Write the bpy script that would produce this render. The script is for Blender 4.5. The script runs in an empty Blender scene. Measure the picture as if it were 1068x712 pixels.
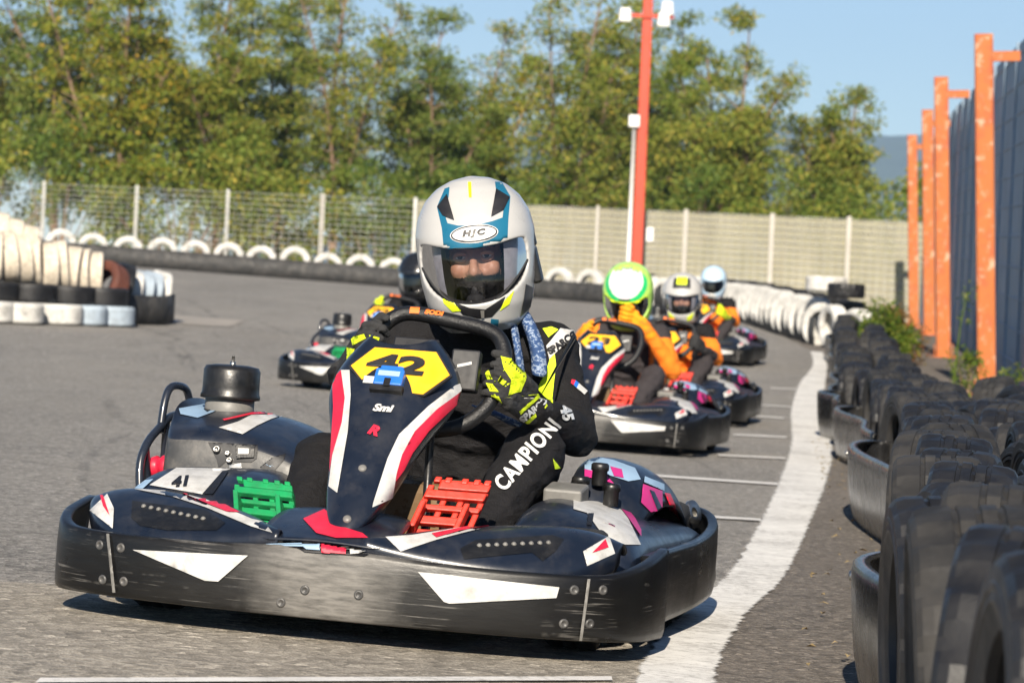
import bpy, bmesh, math, random
import numpy as np
from mathutils import Vector, Matrix, noise
from mathutils.bvhtree import BVHTree
from mathutils.geometry import delaunay_2d_cdt, intersect_point_tri_2d
R = math.radians
random.seed(7)
S = bpy.context.scene
COL = S.collection

# ------------------------------------------------------------------ camera
FOC = 3600.0
PW, PH = 1068.0, 712.0
CAM = Vector((0, 0, .70))
ROLL, PITCH = R(2.5), R(.565)
fw = Vector((0, math.cos(PITCH), -math.sin(PITCH)))
r0 = Vector((1, 0, 0)); u0 = r0.cross(fw)
RT = r0 * math.cos(ROLL) + u0 * math.sin(ROLL)
UP = u0 * math.cos(ROLL) - r0 * math.sin(ROLL)
cd = bpy.data.cameras.new('camera'); cam = bpy.data.objects.new('camera', cd); COL.objects.link(cam)
cam.matrix_world = Matrix(((RT.x, UP.x, -fw.x, CAM.x), (RT.y, UP.y, -fw.y, CAM.y), (RT.z, UP.z, -fw.z, CAM.z), (0, 0, 0, 1)))
cd.sensor_width = 36; cd.lens = FOC / PW * 36; cd.clip_start = .1; cd.clip_end = 30000
cd.dof.use_dof = True; cd.dof.focus_distance = 7.55; cd.dof.aperture_fstop = 10.5
S.camera = cam
# ------------------------------------------------------------------ sky and sun
SUN_AZ, SUN_EL = R(-4.5), R(30)            # behind the camera, to its right
sdir = Vector((math.sin(SUN_AZ) * math.cos(SUN_EL), -math.cos(SUN_AZ) * math.cos(SUN_EL), math.sin(SUN_EL)))
w = bpy.data.worlds.new('World'); S.world = w; w.use_nodes = True
nt = w.node_tree; bg = nt.nodes['Background']
sky = nt.nodes.new('ShaderNodeTexSky'); sky.sky_type = 'NISHITA'; sky.sun_disc = False
sky.sun_elevation = SUN_EL; sky.sun_rotation = math.atan2(sdir.x, sdir.y); sky.altitude = 1500; sky.air_density = 1.0; sky.dust_density = .1; sky.ozone_density = 3.0
nt.links.new(sky.outputs[0], bg.inputs[0]); bg.inputs[1].default_value = .06
sl = bpy.data.lights.new('sun', 'SUN'); sl.energy = 4.9; sl.angle = R(.55); sl.color = (1, .895, .745)
so = bpy.data.objects.new('sun', sl); COL.objects.link(so); so.rotation_euler = sdir.to_track_quat('Z', 'Y').to_euler(); so.location = (10, -20, 30)
S.view_settings.view_transform = 'Standard'; S.view_settings.look = 'None'; S.view_settings.exposure = .85; S.view_settings.gamma = 1
S.view_settings.use_curve_mapping = False

# ------------------------------------------------------------------ helpers
def px_ray(x, y):
    return (fw + RT * ((x - PW / 2) / FOC) - UP * ((y - PH / 2) / FOC)).normalized()
def sm(t):
    t = min(1, max(0, t)); return t * t * (3 - 2 * t)
def gz(x, y):
    return -.035 * 30 * math.tanh(x / 30) + .9 * sm((y - 18) / 46)
def gnormal(x, y):
    e = .4
    return Vector((-(gz(x + e, y) - gz(x - e, y)) / (2 * e), -(gz(x, y + e) - gz(x, y - e)) / (2 * e), 1)).normalized()

def setp(o, label=None, cat=None, group=None, kind=None):
    if label: o['label'] = label
    if cat: o['category'] = cat
    if group: o['group'] = group
    if kind: o['kind'] = kind
    return o
def empty(name, loc=(0, 0, 0), **k):
    o = bpy.data.objects.new(name, None); COL.objects.link(o); o.location = loc; o.empty_display_size = .2
    return setp(o, **k)
def link(name, me, mats, parent=None, smooth=True, **k):
    o = bpy.data.objects.new(name, me); COL.objects.link(o)
    for m in (mats if isinstance(mats, (list, tuple)) else [mats]): me.materials.append(m)
    if parent: o.parent = parent
    if smooth and len(me.polygons): me.polygons.foreach_set('use_smooth', [True] * len(me.polygons))
    return setp(o, **k)
class MB:
    """collects verts/faces of one mesh"""
    def __init__(s): s.v = []; s.f = []; s.m = []; s.sm = []
    def add(s, v, f, m=0, smooth=True):
        b = len(s.v); s.v += [tuple(p) for p in v]
        for q in f: s.f.append([i + b for i in q]); s.m.append(m); s.sm.append(smooth)
        return s
    def box(s, c, d, m=0, rot=None, taper=1.0):
        c = Vector(c); d = Vector(d) / 2; v = []
        for z in (-1, 1):
            t = taper if z > 0 else 1
            for x, y in ((-1, -1), (1, -1), (1, 1), (-1, 1)):
                p = Vector((x * d.x * t, y * d.y * t, z * d.z))
                if rot: p = rot @ p
                v.append(c + p)
        return s.add(v, [(3, 2, 1, 0), (4, 5, 6, 7), (0, 1, 5, 4), (1, 2, 6, 5), (2, 3, 7, 6), (3, 0, 4, 7)], m, False)
    def tube(s, pts, r, seg=10, m=0, closed=False, caps=True):
        pts = [Vector(p) for p in pts]; n = len(pts)
        rs = r if isinstance(r, (list, tuple)) else [r] * n
        rows = []; prev = None
        for i, p in enumerate(pts):
            a = pts[(i - 1) % n] if closed or i > 0 else p
            b = pts[(i + 1) % n] if closed or i < n - 1 else p
            t = (b - a).normalized()
            if prev is None:
                prev = t.orthogonal().normalized()
            prev = (prev - t * prev.dot(t)).normalized(); q = t.cross(prev)
            rows.append([p + (prev * math.cos(2 * math.pi * k / seg) + q * math.sin(2 * math.pi * k / seg)) * rs[i] for k in range(seg)])
        v, f = loft(rows, closed, True)
        if caps and not closed:
            f.append(list(range(seg))[::-1]); f.append([(n - 1) * seg + k for k in range(seg)])
        return s.add(v, f, m)
    def lathe(s, prof, o=(0, 0, 0), axis=(0, 0, 1), seg=24, m=0, closed=False):
        o = Vector(o); a = Vector(axis).normalized(); e = a.orthogonal().normalized(); q = a.cross(e)
        rows = [[o + a * h + (e * math.cos(2 * math.pi * k / seg) + q * math.sin(2 * math.pi * k / seg)) * rr for k in range(seg)] for rr, h in prof]
        v, f = loft(rows, closed, True)
        return s.add(v, f, m)
    def disc(s, c, nrm, r, th, m=0, seg=14):
        return s.lathe([(0, 0), (r * .8, th * .0 + th), (r, th * .7), (r, -th)], c, nrm, seg, m) if False else s.lathe([(r, -th), (r, th * .6), (r * .8, th), (0, th)], c, nrm, seg, m)
    def build(s, name, mats, parent=None, smooth=True, bevel=0, subsurf=0, **k):
        me = bpy.data.meshes.new(name); me.from_pydata(s.v, [], s.f); me.update()
        o = link(name, me, mats, parent, False, **k)
        me.polygons.foreach_set('material_index', s.m)
        me.polygons.foreach_set('use_smooth', [bool(x and smooth) for x in s.sm])
        if bevel:
            b = o.modifiers.new('b', 'BEVEL'); b.width = bevel; b.segments = 2; b.limit_method = 'ANGLE'
        if subsurf:
            b = o.modifiers.new('s', 'SUBSURF'); b.levels = b.render_levels = subsurf
        return o
def loft(rows, cu=False, cv=False):
    n, m = len(rows), len(rows[0]); v = [p for r in rows for p in r]; f = []
    for i in range(n if cu else n - 1):
        for j in range(m if cv else m - 1):
            a, b = i, (i + 1) % n; c, d = j, (j + 1) % m
            f.append([a * m + c, b * m + c, b * m + d, a * m + d])
    return v, f
def sheet(name, rows, mats, parent=None, th=.004, sub=1, **k):
    mb = MB(); v, f = loft(rows); mb.add(v, f); o = mb.build(name, mats, parent, **k)
    if sub:
        b = o.modifiers.new('s', 'SUBSURF'); b.levels = b.render_levels = sub
    if th:
        t = o.modifiers.new('t', 'SOLIDIFY'); t.thickness = th; t.offset = 0
    return o
def apply(o):
    dg = bpy.context.evaluated_depsgraph_get(); dg.update()
    me = bpy.data.meshes.new_from_object(o.evaluated_get(dg)); old = o.data
    o.modifiers.clear(); o.data = me; me.name = o.name
    return o
def bvh(*objs):
    dg = bpy.context.evaluated_depsgraph_get(); dg.update()
    vs = []; fs = []
    for o in objs:
        me = o.evaluated_get(dg).to_mesh(); b = len(vs)
        vs += [v.co.copy() for v in me.vertices]; fs += [[i + b for i in p.vertices] for p in me.polygons]
    return BVHTree.FromPolygons(vs, fs)
def smooth_path(pts, n=6, closed=False):
    P = [Vector(p) for p in pts]; out = []; N = len(P)
    for i in range(N if closed else N - 1):
        p0 = P[i - 1] if i > 0 or closed else P[i]; p1 = P[i]; p2 = P[(i + 1) % N]; p3 = P[(i + 2) % N] if i + 2 < N or closed else p2
        for k in range(n):
            t = k / n
            out.append(.5 * ((2 * p1) + (p2 - p0) * t + (2 * p0 - 5 * p1 + 4 * p2 - p3) * t * t + (3 * p1 - p0 - 3 * p2 + p3) * t ** 3))
    if not closed: out.append(P[-1])
    return out

# ------------------------------------------------------------------ materials
def lin(c):
    if isinstance(c, str):
        c = [int(c[i:i + 2], 16) / 255 for i in (0, 2, 4)]
        c = [x / 12.92 if x <= .04045 else ((x + .055) / 1.055) ** 2.4 for x in c]
    return (*c[:3], 1)
class NT:
    def __init__(s, name):
        s.mat = bpy.data.materials.new(name); s.mat.use_nodes = True; s.t = s.mat.node_tree; s.b = s.t.nodes['Principled BSDF']
        s.co = s.n('ShaderNodeTexCoord').outputs['Object']
    def n(s, typ, **k):
        x = s.t.nodes.new(typ)
        for a, b in k.items(): setattr(x, a, b)
        return x
    def l(s, a, b): s.t.links.new(a, b)
    def noise(s, scale, detail=4, rough=.6, vec=None, dim=None):
        x = s.n('ShaderNodeTexNoise'); x.inputs['Scale'].default_value = scale; x.inputs['Detail'].default_value = detail; x.inputs['Roughness'].default_value = rough
        s.l(vec or s.co, x.inputs['Vector']); return x.outputs['Fac']
    def scaled(s, sc):
        m = s.n('ShaderNodeMapping'); m.inputs['Scale'].default_value = sc; s.l(s.co, m.inputs[0]); return m.outputs[0]
    def ramp(s, fac, stops):
        r = s.n('ShaderNodeValToRGB'); e = r.color_ramp.elements
        while len(e) < len(stops): e.new(.5)
        for el, (p, c) in zip(e, stops): el.position = p; el.color = lin(c) if not isinstance(c, (int, float)) else (c, c, c, 1)
        s.l(fac, r.inputs[0]); return r.outputs[0]
    def mix(s, fac, a, b):
        m = s.n('ShaderNodeMix', data_type='RGBA')
        if isinstance(fac, (int, float)): m.inputs[0].default_value = fac
        else: s.l(fac, m.inputs[0])
        for q, i in ((a, 6), (b, 7)):
            if isinstance(q, (tuple, list, str)): m.inputs[i].default_value = lin(q)
            else: s.l(q, m.inputs[i])
        return m.outputs[2]
    def set(s, **k):
        names = dict(color='Base Color', rough='Roughness', metal='Metallic', coat='Coat Weight', coatr='Coat Roughness', spec='Specular IOR Level', alpha='Alpha', trans='Transmission Weight', ior='IOR', sheen='Sheen Weight', sub='Subsurface Weight')
        for a, v in k.items():
            i = s.b.inputs[names[a]]
            if isinstance(v, (int, float)): i.default_value = v
            elif isinstance(v, (tuple, list, str)): i.default_value = lin(v)
            else: s.l(v, i)
        return s
    def bump(s, h, strength=.3, dist=.01):
        b = s.n('ShaderNodeBump'); b.inputs['Strength'].default_value = strength; b.inputs['Distance'].default_value = dist
        s.l(h, b.inputs['Height']); s.l(b.outputs[0], s.b.inputs['Normal']); return s
def M(name, c, rough=.5, var=.15, scale=8, metal=0, bump=0, bscale=60, coat=0, dirt=None, dirta=.25, spec=.5):
    t = NT(name); c = lin(c); lo = tuple(max(0, x * (1 - var)) for x in c[:3]); hi = tuple(min(1, x * (1 + var)) for x in c[:3])
    col = t.ramp(t.noise(scale), [(.3, lo), (.7, hi)])
    if dirt:
        k = t.ramp(t.noise(scale * 2.3, 6, .7), [(.45, 0.0), (.75, dirta)])
        col = t.mix(k, col, dirt)
    rr = t.ramp(t.noise(scale * 4, 5), [(.3, max(.02, rough * .8)), (.7, min(1, rough * 1.25))])
    t.set(color=col, rough=rr, metal=metal, coat=coat, coatr=.08, spec=spec)
    if bump: t.bump(t.noise(bscale, 5), bump, .01)
    return t.mat
m = {}
m['navy'] = M('navy_plastic', (.006, .0095, .019), .33, .2, 5, coat=.2, dirt=(.13, .12, .11), dirta=.18, bump=.04, bscale=30)
m['white'] = M('white_sticker', (.53, .525, .51), .42, .08, 9, dirt=(.20, .19, .17), dirta=.6)
m['red'] = M('red_sticker', (.62, .014, .045), .4, .08, 8, dirt=(.2, .05, .05), dirta=.2)
m['yellow'] = M('yellow_plate', (.80, .40, .008), .42, .06, 8, dirt=(.4, .25, .05), dirta=.2)
m['black'] = M('black_plastic', (.007, .007, .0075), .38, .25, 10, dirt=(.10, .095, .09), dirta=.15, bump=.06, bscale=120)
m['ink'] = M('black_print', (.008, .008, .010), .5, .1, 10)
m['rubber'] = M('black_rubber', (.017, .017, .018), .75, .25, 14, bump=.2, bscale=160)
m['grip'] = M('black_leather_rim', (.006, .006, .007), .45, .2, 20, bump=.25, bscale=220)
m['redplastic'] = M('red_pedal_plastic', (.60, .030, .012), .42, .12, 14, bump=.08, dirt=(.10, .05, .04), dirta=.5)
m['greenplastic'] = M('green_pedal_plastic', (.010, .27, .085), .42, .12, 14, bump=.08, dirt=(.04, .06, .045), dirta=.5)
m['blue'] = M('blue_transponder', (.018, .13, .50), .35, .12, 14)
m['steel'] = M('bare_steel', (.42, .41, .39), .35, .15, 18, metal=1, dirt=(.1, .09, .08), dirta=.4)
m['tubeblue'] = M('dark_painted_tube', (.014, .018, .028), .3, .2, 10, coat=.3)
m['grey'] = M('grey_plastic', (.16, .155, .145), .5, .15, 10, dirt=(.05, .05, .05), dirta=.5)
m['darkgrey'] = M('dark_grey_plastic', (.05, .05, .05), .42, .25, 9, dirt=(.22, .2, .18), dirta=.35, bump=.06)
m['magenta'] = M('magenta_sticker', (.45, .025, .17), .4, .1, 9)
m['cyan'] = M('pale_blue_sticker', (.26, .38, .52), .4, .1, 9)
m['tank'] = M('amber_fuel_tank', (.16, .10, .05), .28, .25, 7, coat=.3)
m['orange'] = M('orange_print', (.85, .17, .02), .45, .08, 9)
m['lime'] = M('lime_fabric', (.62, .82, .02), .7, .1, 20, bump=.1, bscale=300)
m['seat'] = M('seat_shell', (.006, .007, .010), .3, .3, 6, coat=.3)
# worn black bumper: scuffs and road dust, plus a reflection painted on the nose
def worn_sheen_bumper():
    t = NT('worn_black_bumper_painted_sheen')
    streak = t.noise(1, 6, .7, t.scaled((5, 5, 26)))
    blot = t.noise(4.2, 7, .65)
    fine = t.noise(1, 5, .7, t.scaled((14, 14, 90)))
    c = t.ramp(streak, [(.35, (.0045, .0045, .005)), (.62, (.008, .008, .008)), (.80, (.022, .021, .02)), (.92, (.06, .057, .052))])
    mx = t.n('ShaderNodeMath', operation='MULTIPLY')
    # pale reflection painted into the colour of the bumper nose, fading towards the flanks
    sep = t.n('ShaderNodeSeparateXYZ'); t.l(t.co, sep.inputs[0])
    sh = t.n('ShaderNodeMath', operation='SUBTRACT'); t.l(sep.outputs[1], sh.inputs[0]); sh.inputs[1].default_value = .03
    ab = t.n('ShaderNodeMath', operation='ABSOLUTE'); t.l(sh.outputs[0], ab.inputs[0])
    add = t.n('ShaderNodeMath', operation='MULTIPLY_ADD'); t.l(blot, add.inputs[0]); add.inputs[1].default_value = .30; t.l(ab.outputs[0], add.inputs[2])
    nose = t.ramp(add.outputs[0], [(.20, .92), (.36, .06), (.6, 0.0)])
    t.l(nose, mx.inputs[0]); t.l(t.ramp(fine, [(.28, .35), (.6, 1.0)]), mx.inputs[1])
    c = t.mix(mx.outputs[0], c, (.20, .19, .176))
    scr = t.ramp(t.noise(1, 4, .6, t.scaled((5, 5, 210))), [(.57, 0.0), (.63, .7)]); msk = t.ramp(t.noise(7, 4), [(.47, 0.0), (.62, 1.0)])
    m2 = t.n('ShaderNodeMath', operation='MULTIPLY'); t.l(scr, m2.inputs[0]); t.l(msk, m2.inputs[1]); c = t.mix(m2.outputs[0], c, (.17, .163, .152))
    t.set(color=c, rough=t.ramp(blot, [(.3, .24), (.7, .42)]), spec=.35)
    t.bump(streak, .12, .01)
    return t.mat
m['bumper'] = worn_sheen_bumper()
def stain_glass(name, tint, mixf, rough=.03):
    t = NT(name); tr = t.n('ShaderNodeBsdfTransparent'); tr.inputs[0].default_value = lin(tint)
    gl = t.n('ShaderNodeBsdfGlossy'); gl.inputs['Roughness'].default_value = rough
    fr = t.n('ShaderNodeLayerWeight'); fr.inputs[0].default_value = .25
    mx = t.n('ShaderNodeMixShader'); r = t.ramp(fr.outputs['Fresnel'], [(0, mixf), (1, .9)])
    t.l(r, mx.inputs[0]); t.l(tr.outputs[0], mx.inputs[1]); t.l(gl.outputs[0], mx.inputs[2])
    t.l(mx.outputs[0], t.t.nodes['Material Output'].inputs[0]); return t.mat
m['visor'] = stain_glass('tinted_visor', (.70, .70, .72), .035)
m['darkvisor'] = stain_glass('dark_visor', (.10, .11, .13), .06)

# ------------------------------------------------------------------ stickers and lettering laid on real surfaces
def clip_poly_mesh(poly, res):
    """2-D polygon -> finely triangulated 2-D mesh"""
    pts = [Vector(p) for p in poly]; n = len(pts); ring = []
    for i in range(n):
        a, b = pts[i], pts[(i + 1) % n]; k = max(1, int((b - a).length / res))
        ring += [a.lerp(b, j / k) for j in range(k)]
    x0 = min(p.x for p in pts); x1 = max(p.x for p in pts); y0 = min(p.y for p in pts); y1 = max(p.y for p in pts)
    def inside(q):
        c = False
        for i in range(n):
            a, b = pts[i], pts[i - 1]
            if (a.y > q.y) != (b.y > q.y) and q.x < (b.x - a.x) * (q.y - a.y) / (b.y - a.y) + a.x: c = not c
        return c
    inn = []
    nx = int((x1 - x0) / res); ny = int((y1 - y0) / res)
    for i in range(1, nx):
        for j in range(1, ny):
            q = Vector((x0 + (x1 - x0) * i / nx, y0 + (y1 - y0) * j / ny))
            if inside(q) and min((q - p).length for p in ring) > res * .45: inn.append(q)
    k = len(ring)
    r = delaunay_2d_cdt(ring + inn, [(i, (i + 1) % k) for i in range(k)], [], 0, 1e-6)
    v, f = r[0], r[2]
    f = [q for q in f if inside(sum((v[i] for i in q), Vector((0, 0))) / len(q))]
    return v, f
def drape(name, v2, f, rayfn, tree, mats, parent, off=.0015, mi=None, **k):
    vs = []
    for p in v2:
        o, d = rayfn(p[0], p[1]); h, nr, idx, dist = tree.ray_cast(o, d)
        if h is None:
            h, nr, idx, dist = tree.find_nearest(o + d * (rayfn.depth if hasattr(rayfn, 'depth') else .5))
        if nr.dot(d) > 0: nr = -nr
        vs.append(h + nr * off - d * off * .5)
    me = bpy.data.meshes.new(name); me.from_pydata(vs, [], f); me.update()
    o = link(name, me, mats, parent, True, **k)
    if mi: me.polygons.foreach_set('material_index', mi)
    return o
def sticker(name, poly, rayfn, tree, mat, parent, off=.0015, res=None, **k):
    if res is None:
        xs = [p[0] for p in poly]; ys = [p[1] for p in poly]; res = max(max(xs) - min(xs), max(ys) - min(ys)) / 22
    v, f = clip_poly_mesh(poly, res)
    return drape(name, v, f, rayfn, tree, mat, parent, off, **k)
def text2d(body, bold=.0, shear=0, spacing=1.0):
    cu = bpy.data.curves.new('t', 'FONT'); cu.body = body; cu.align_x = 'CENTER'; cu.align_y = 'CENTER'; cu.offset = bold; cu.shear = shear; cu.space_character = spacing; cu.resolution_u = 4
    o = bpy.data.objects.new('t', cu); COL.objects.link(o)
    dg = bpy.context.evaluated_depsgraph_get(); dg.update()
    me = bpy.data.meshes.new_from_object(o.evaluated_get(dg))
    bm = bmesh.new(); bm.from_mesh(me); bmesh.ops.remove_doubles(bm, verts=bm.verts, dist=1e-5); bmesh.ops.triangulate(bm, faces=bm.faces)
    for _ in range(2):
        es = [e for e in bm.edges if e.calc_length() > .28]
        if es:
            bmesh.ops.subdivide_edges(bm, edges=es, cuts=1); bmesh.ops.triangulate(bm, faces=bm.faces)
    v = [Vector((p.co.x, p.co.y)) for p in bm.verts]; bm.verts.index_update(); f = [[q.index for q in p.verts] for p in bm.faces]
    bm.free(); bpy.data.objects.remove(o)
    ys = [p.y for p in v]; xs = [p.x for p in v]; cy = (min(ys) + max(ys)) / 2; cx = (min(xs) + max(xs)) / 2; h = max(ys) - min(ys)
    return [Vector(((p.x - cx) / h, (p.y - cy) / h)) for p in v], f
def lettering(body, centre, height, angle, rayfn, tree, mat, parent, off=.002, flip=1, bold=.03, shear=0, width=1, name='lettering', spacing=1, bend=0, **k):
    """flip=-1 where the v axis of rayfn runs downwards (photo pixels)"""
    v, f = text2d(body, bold, shear, spacing); c, s = math.cos(R(angle)), math.sin(R(angle)); out = []
    for p in v:
        a, b = p.x * height * width, p.y * height
        b += bend * a * a
        out.append((centre[0] + a * c - b * s, centre[1] + flip * (a * s + b * c)))
    if flip < 0: f = [q[::-1] for q in f]
    return drape(name, out, f, rayfn, tree, mat, parent, off, **k)
def par_rays(o, u, v, d):
    o, u, v, d = Vector(o), Vector(u), Vector(v), Vector(d).normalized()
    fn = lambda a, b: (o + u * a + v * b - d * .6, d)
    return fn
def frame(origin, th):
    """kart frame on the ground: columns forward, left, up"""
    n = gnormal(origin[0], origin[1]); F = Vector((-math.sin(th), -math.cos(th), 0)); F = (F - n * F.dot(n)).normalized(); L = n.cross(F)
    o = Vector((origin[0], origin[1], gz(*origin[:2])))
    return Matrix(((F.x, L.x, n.x, o.x), (F.y, L.y, n.y, o.y), (F.z, L.z, n.z, o.z), (0, 0, 0, 1)))
# ------------------------------------------------------------------ the kart (kart frame: x forward from the nose, y to its left, z up)
MK = frame((-.375, 6.88), R(12)); MKI = MK.inverted(); KC = MKI @ CAM
def kray(x, y): return KC, (MKI.to_3x3() @ px_ray(x, y)).normalized()
kray.depth = 7.3
def kp(px, py, x=None, y=None, z=None):
    d = kray(px, py)[1]; i = 0 if x is not None else 1 if y is not None else 2
    t = ([x, y, z][i] - KC[i]) / d[i]; return KC + d * t

HALF = [(0, 0), (-.006, .18), (-.030, .34), (-.082, .49), (-.155, .582), (-.27, .622), (-.43, .630)]
def ring_path(half):
    pts = [Vector((x, -y, 0)) for x, y in half[::-1][:-1]] + [Vector((x, y, 0)) for x, y in half]
    return smooth_path(pts, 5)
def band(name, path, zb, zt, mats, parent, prof, m_fn=None):
    """closed profile swept along a plan path; zb/zt are functions of the fraction along it"""
    rows = []; n = len(path)
    for i, p in enumerate(path):
        t = (path[min(i + 1, n - 1)] - path[max(i - 1, 0)]).normalized(); o = Vector((t.y, -t.x, 0))
        a, b = zb(i / (n - 1)), zt(i / (n - 1))
        rows.append([p + o * q + Vector((0, 0, a + (b - a) * h)) for q, h in prof])
    v, f = loft(rows, False, True); k = len(prof)
    f.append(list(range(k))); f.append([(n - 1) * k + j for j in range(k)][::-1])
    return v, f
PROF = [(-.012, 0), (.002, .0), (.007, .02), (.010, .10), (.011, .35), (.011, .68), (.009, .93), (.006, .985), (.002, 1.0), (-.012, 1.0), (-.016, .985), (-.016, .94), (-.006, .90), (.0, .55), (.0, .25), (-.006, .10)]
def make_kart():
    root = empty('racing_kart')
    # --- wrap-around bumpers
    fp = ring_path(HALF)
    mb = MB(); v, f = band('b', fp, lambda t: .050 - .012 * abs(2 * t - 1) ** 3, lambda t: .200 - .022 * (1 - (abs(2 * t - 1) - .45) ** 2 * 4 if abs(abs(2 * t - 1) - .45) < .5 else 0) + .026 * max(0, abs(2 * t - 1) - .62) / .38, 0, 0, PROF)
    mb.add(v, f)
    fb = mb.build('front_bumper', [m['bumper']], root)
    t = bvh(fb)
    for poly in ([(139, 573), (259, 579), (228, 606), (214, 605)], [(436, 596), (475, 600), (583, 612), (580, 623), (469, 629), (463, 627)]):
        sticker('white_sticker', poly, kray, t, m['white'], fb, .003)
    for a, b in (((112, 557), (119, 618)), ((612, 604), (604, 668))):
        sticker('seam_strip', [(a[0], a[1]), (a[0] + 3, a[1]), (b[0] + 2.5, b[1] - 1), (b[0] - .5, b[1] - 1)], kray, t, m['grey'], fb, .004, 6)
    for px_, py_ in ((104, 568), (126, 571), (107, 604), (129, 606), (599, 615), (629, 615), (588, 650), (615, 650), (318, 615), (374, 620), (293, 628)):
        o, d = kray(px_, py_); h, nr, _, _ = t.ray_cast(o, d)
        if h: rv = MB(); rv.lathe([(.0105, -.002), (.0095, .002), (.0055, .0032), (.0045, .001), (0, .001)], h, nr, 14); rv.build('rivet', [m['darkgrey']], fb)
    # nose slot
    sl_ = sticker('nose_slot', [(310, 564), (388, 570), (390, 577), (380, 580), (318, 575), (310, 571)], kray, t, m['ink'], fb, .003)
    sticker('slot_badge', [(335, 569), (361, 571), (361, 578), (336, 576)], kray, t, m['red'], fb, .005)
    sticker('slot_badge', [(312, 566), (333, 568), (334, 574), (320, 573)], kray, t, m['cyan'], fb, .005)
    sticker('slot_badge', [(364, 572), (386, 573), (388, 576), (366, 578)], kray, t, m['white'], fb, .005)
    for s in (1, -1):
        pts = [(-.445, .592 * s, 0), (-.52, .588 * s, 0), (-.72, .590 * s, 0), (-1.05, .594 * s, 0), (-1.34, .586 * s, 0), (-1.52, .566 * s, 0), (-1.62, .525 * s, 0), (-1.66, .45 * s, 0), (-1.67, .34 * s, 0)]
        path = smooth_path(pts, 5)
        if s > 0: path = path[::-1]; path = path[::-1]
        mb = MB(); pf = PROF if s > 0 else PROF
        if s < 0: path = path[::-1]
        v, f = band('b', path, lambda q: .045 + .045 * ((q if s > 0 else 1 - q)) ** 2, lambda q: (lambda u: .205 + .05 * sm((u - .35) / .5))(q if s > 0 else 1 - q), 0, 0, [(a, b) for a, b in PROF])
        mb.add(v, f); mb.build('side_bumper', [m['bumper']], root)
    mb = MB(); v, f = band('b', [Vector((-1.685, .40 - .08 * i, 0)) for i in range(11)][::1], lambda q: .10, lambda q: .26, 0, 0, [(-a, b) for a, b in PROF][::1])
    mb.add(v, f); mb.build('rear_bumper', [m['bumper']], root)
    # --- nose wings
    ys = [.088, .125, .185, .27, .36, .43, .49, .535, .565]
    fx = [-.012, -.014, -.019, -.030, -.050, -.080, -.120, -.172, -.245]; fz = [.203, .199, .193, .186, .181, .179, .184, .197, .214]
    rx = [-.045, -.085, -.14, -.19, -.225, -.250, -.270, -.285, -.31]; rz = [.206, .217, .235, .251, .261, .265, .261, .249, .229]
    bx = [-.07, -.15, -.24, -.30, -.335, -.35, -.355, -.355, -.345]; bz = [.200, .203, .211, .219, .226, .228, .224, .217, .206]
    wings = []
    for s in (1, -1):
        rows = []
        for i, y in enumerate(ys):
            F = Vector((fx[i], y * s, fz[i])); Q = Vector((rx[i], y * s, rz[i])); B = Vector((bx[i], y * s, bz[i]))
            rows.append([F + Vector((-.012, 0, -.03)), F, F.lerp(Q, .33) + Vector((.004, 0, .010)), F.lerp(Q, .68) + Vector((.004, 0, .012)), Q, Q.lerp(B, .5) + Vector((0, 0, .004)), B])
        if s < 0: rows = rows[::-1]
        wings.append(sheet('nose_wing', rows, [m['navy']], root, .006, 2))
    tl, tr = bvh(wings[1]), bvh(wings[0])
    L, Rr = wings[1], wings[0]
    sticker('white_sticker', [(94, 532), (112, 515), (119, 530), (118, 551), (104, 540)], kray, tl, m['white'], L)
    sticker('red_mark', [(105, 517), (108, 517), (115, 538), (108, 528)], kray, tl, m['red'], L, .003)
    sticker('edge_stripe', [(140, 510), (180, 512), (215, 521), (262, 541), (302, 551), (292, 558), (262, 549), (214, 529), (180, 518)], kray, tl, m['white'], L)
    sticker('red_mark', [(190, 515), (224, 521), (250, 535), (236, 534), (214, 525)], kray, tl, m['red'], L, .003)
    sticker('light_recess', [(138, 522), (150, 524), (215, 532), (235, 545), (226, 553), (175, 553), (146, 548), (137, 540)], kray, tl, m['black'], L, .0012)
    sticker('white_sticker', [(608, 575), (635, 559), (641, 577), (612, 590)], kray, tr, m['white'], Rr)
    sticker('red_mark', [(617, 577), (631, 563), (634, 571)], kray, tr, m['red'], Rr, .003)
    sticker('edge_stripe', [(402, 560), (430, 558), (462, 553), (505, 546), (527, 546), (490, 554), (455, 563), (418, 575)], kray, tr, m['white'], Rr)
    sticker('red_mark', [(450, 557), (490, 549), (512, 548), (480, 554), (455, 561)], kray, tr, m['red'], Rr, .003)
    sticker('light_recess', [(480, 572), (496, 563), (576, 558), (588, 562), (580, 574), (566, 585), (555, 576), (484, 583)], kray, tr, m['black'], Rr, .0012)
    for wg, tt, a, b in ((L, tl, (150, 528), (212, 541)), (Rr, tr, (500, 569), (572, 566))):
        st = MB()
        for i in range(9):
            q = i / 8; o, d = kray(a[0] + (b[0] - a[0]) * q, a[1] + (b[1] - a[1]) * q); h, nr, _, _ = tt.ray_cast(o, d)
            if h: st.lathe([(.0058, -.002), (.0055, .002), (.003, .005), (0, .0055)], h, nr, 10)
        st.build('light_strip', [m['grey']], wg)
    # --- floor, nose panel, chassis tubes
    mb = MB(); mb.box((-.85, 0, .062), (1.25, .52, .006)); mb.build('floor_tray', [m['darkgrey']], root)
    rows = [[Vector((x, y, z + .012 * math.cos(y * 9))) for y in (-.14, -.07, 0, .07, .14)] for x, z in ((-.012, .192), (-.06, .205), (-.14, .226), (-.24, .245))]
    npn = sheet('nose_panel', rows[::-1], [m['navy']], root, .005, 2)
    tn = bvh(npn)
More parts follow.
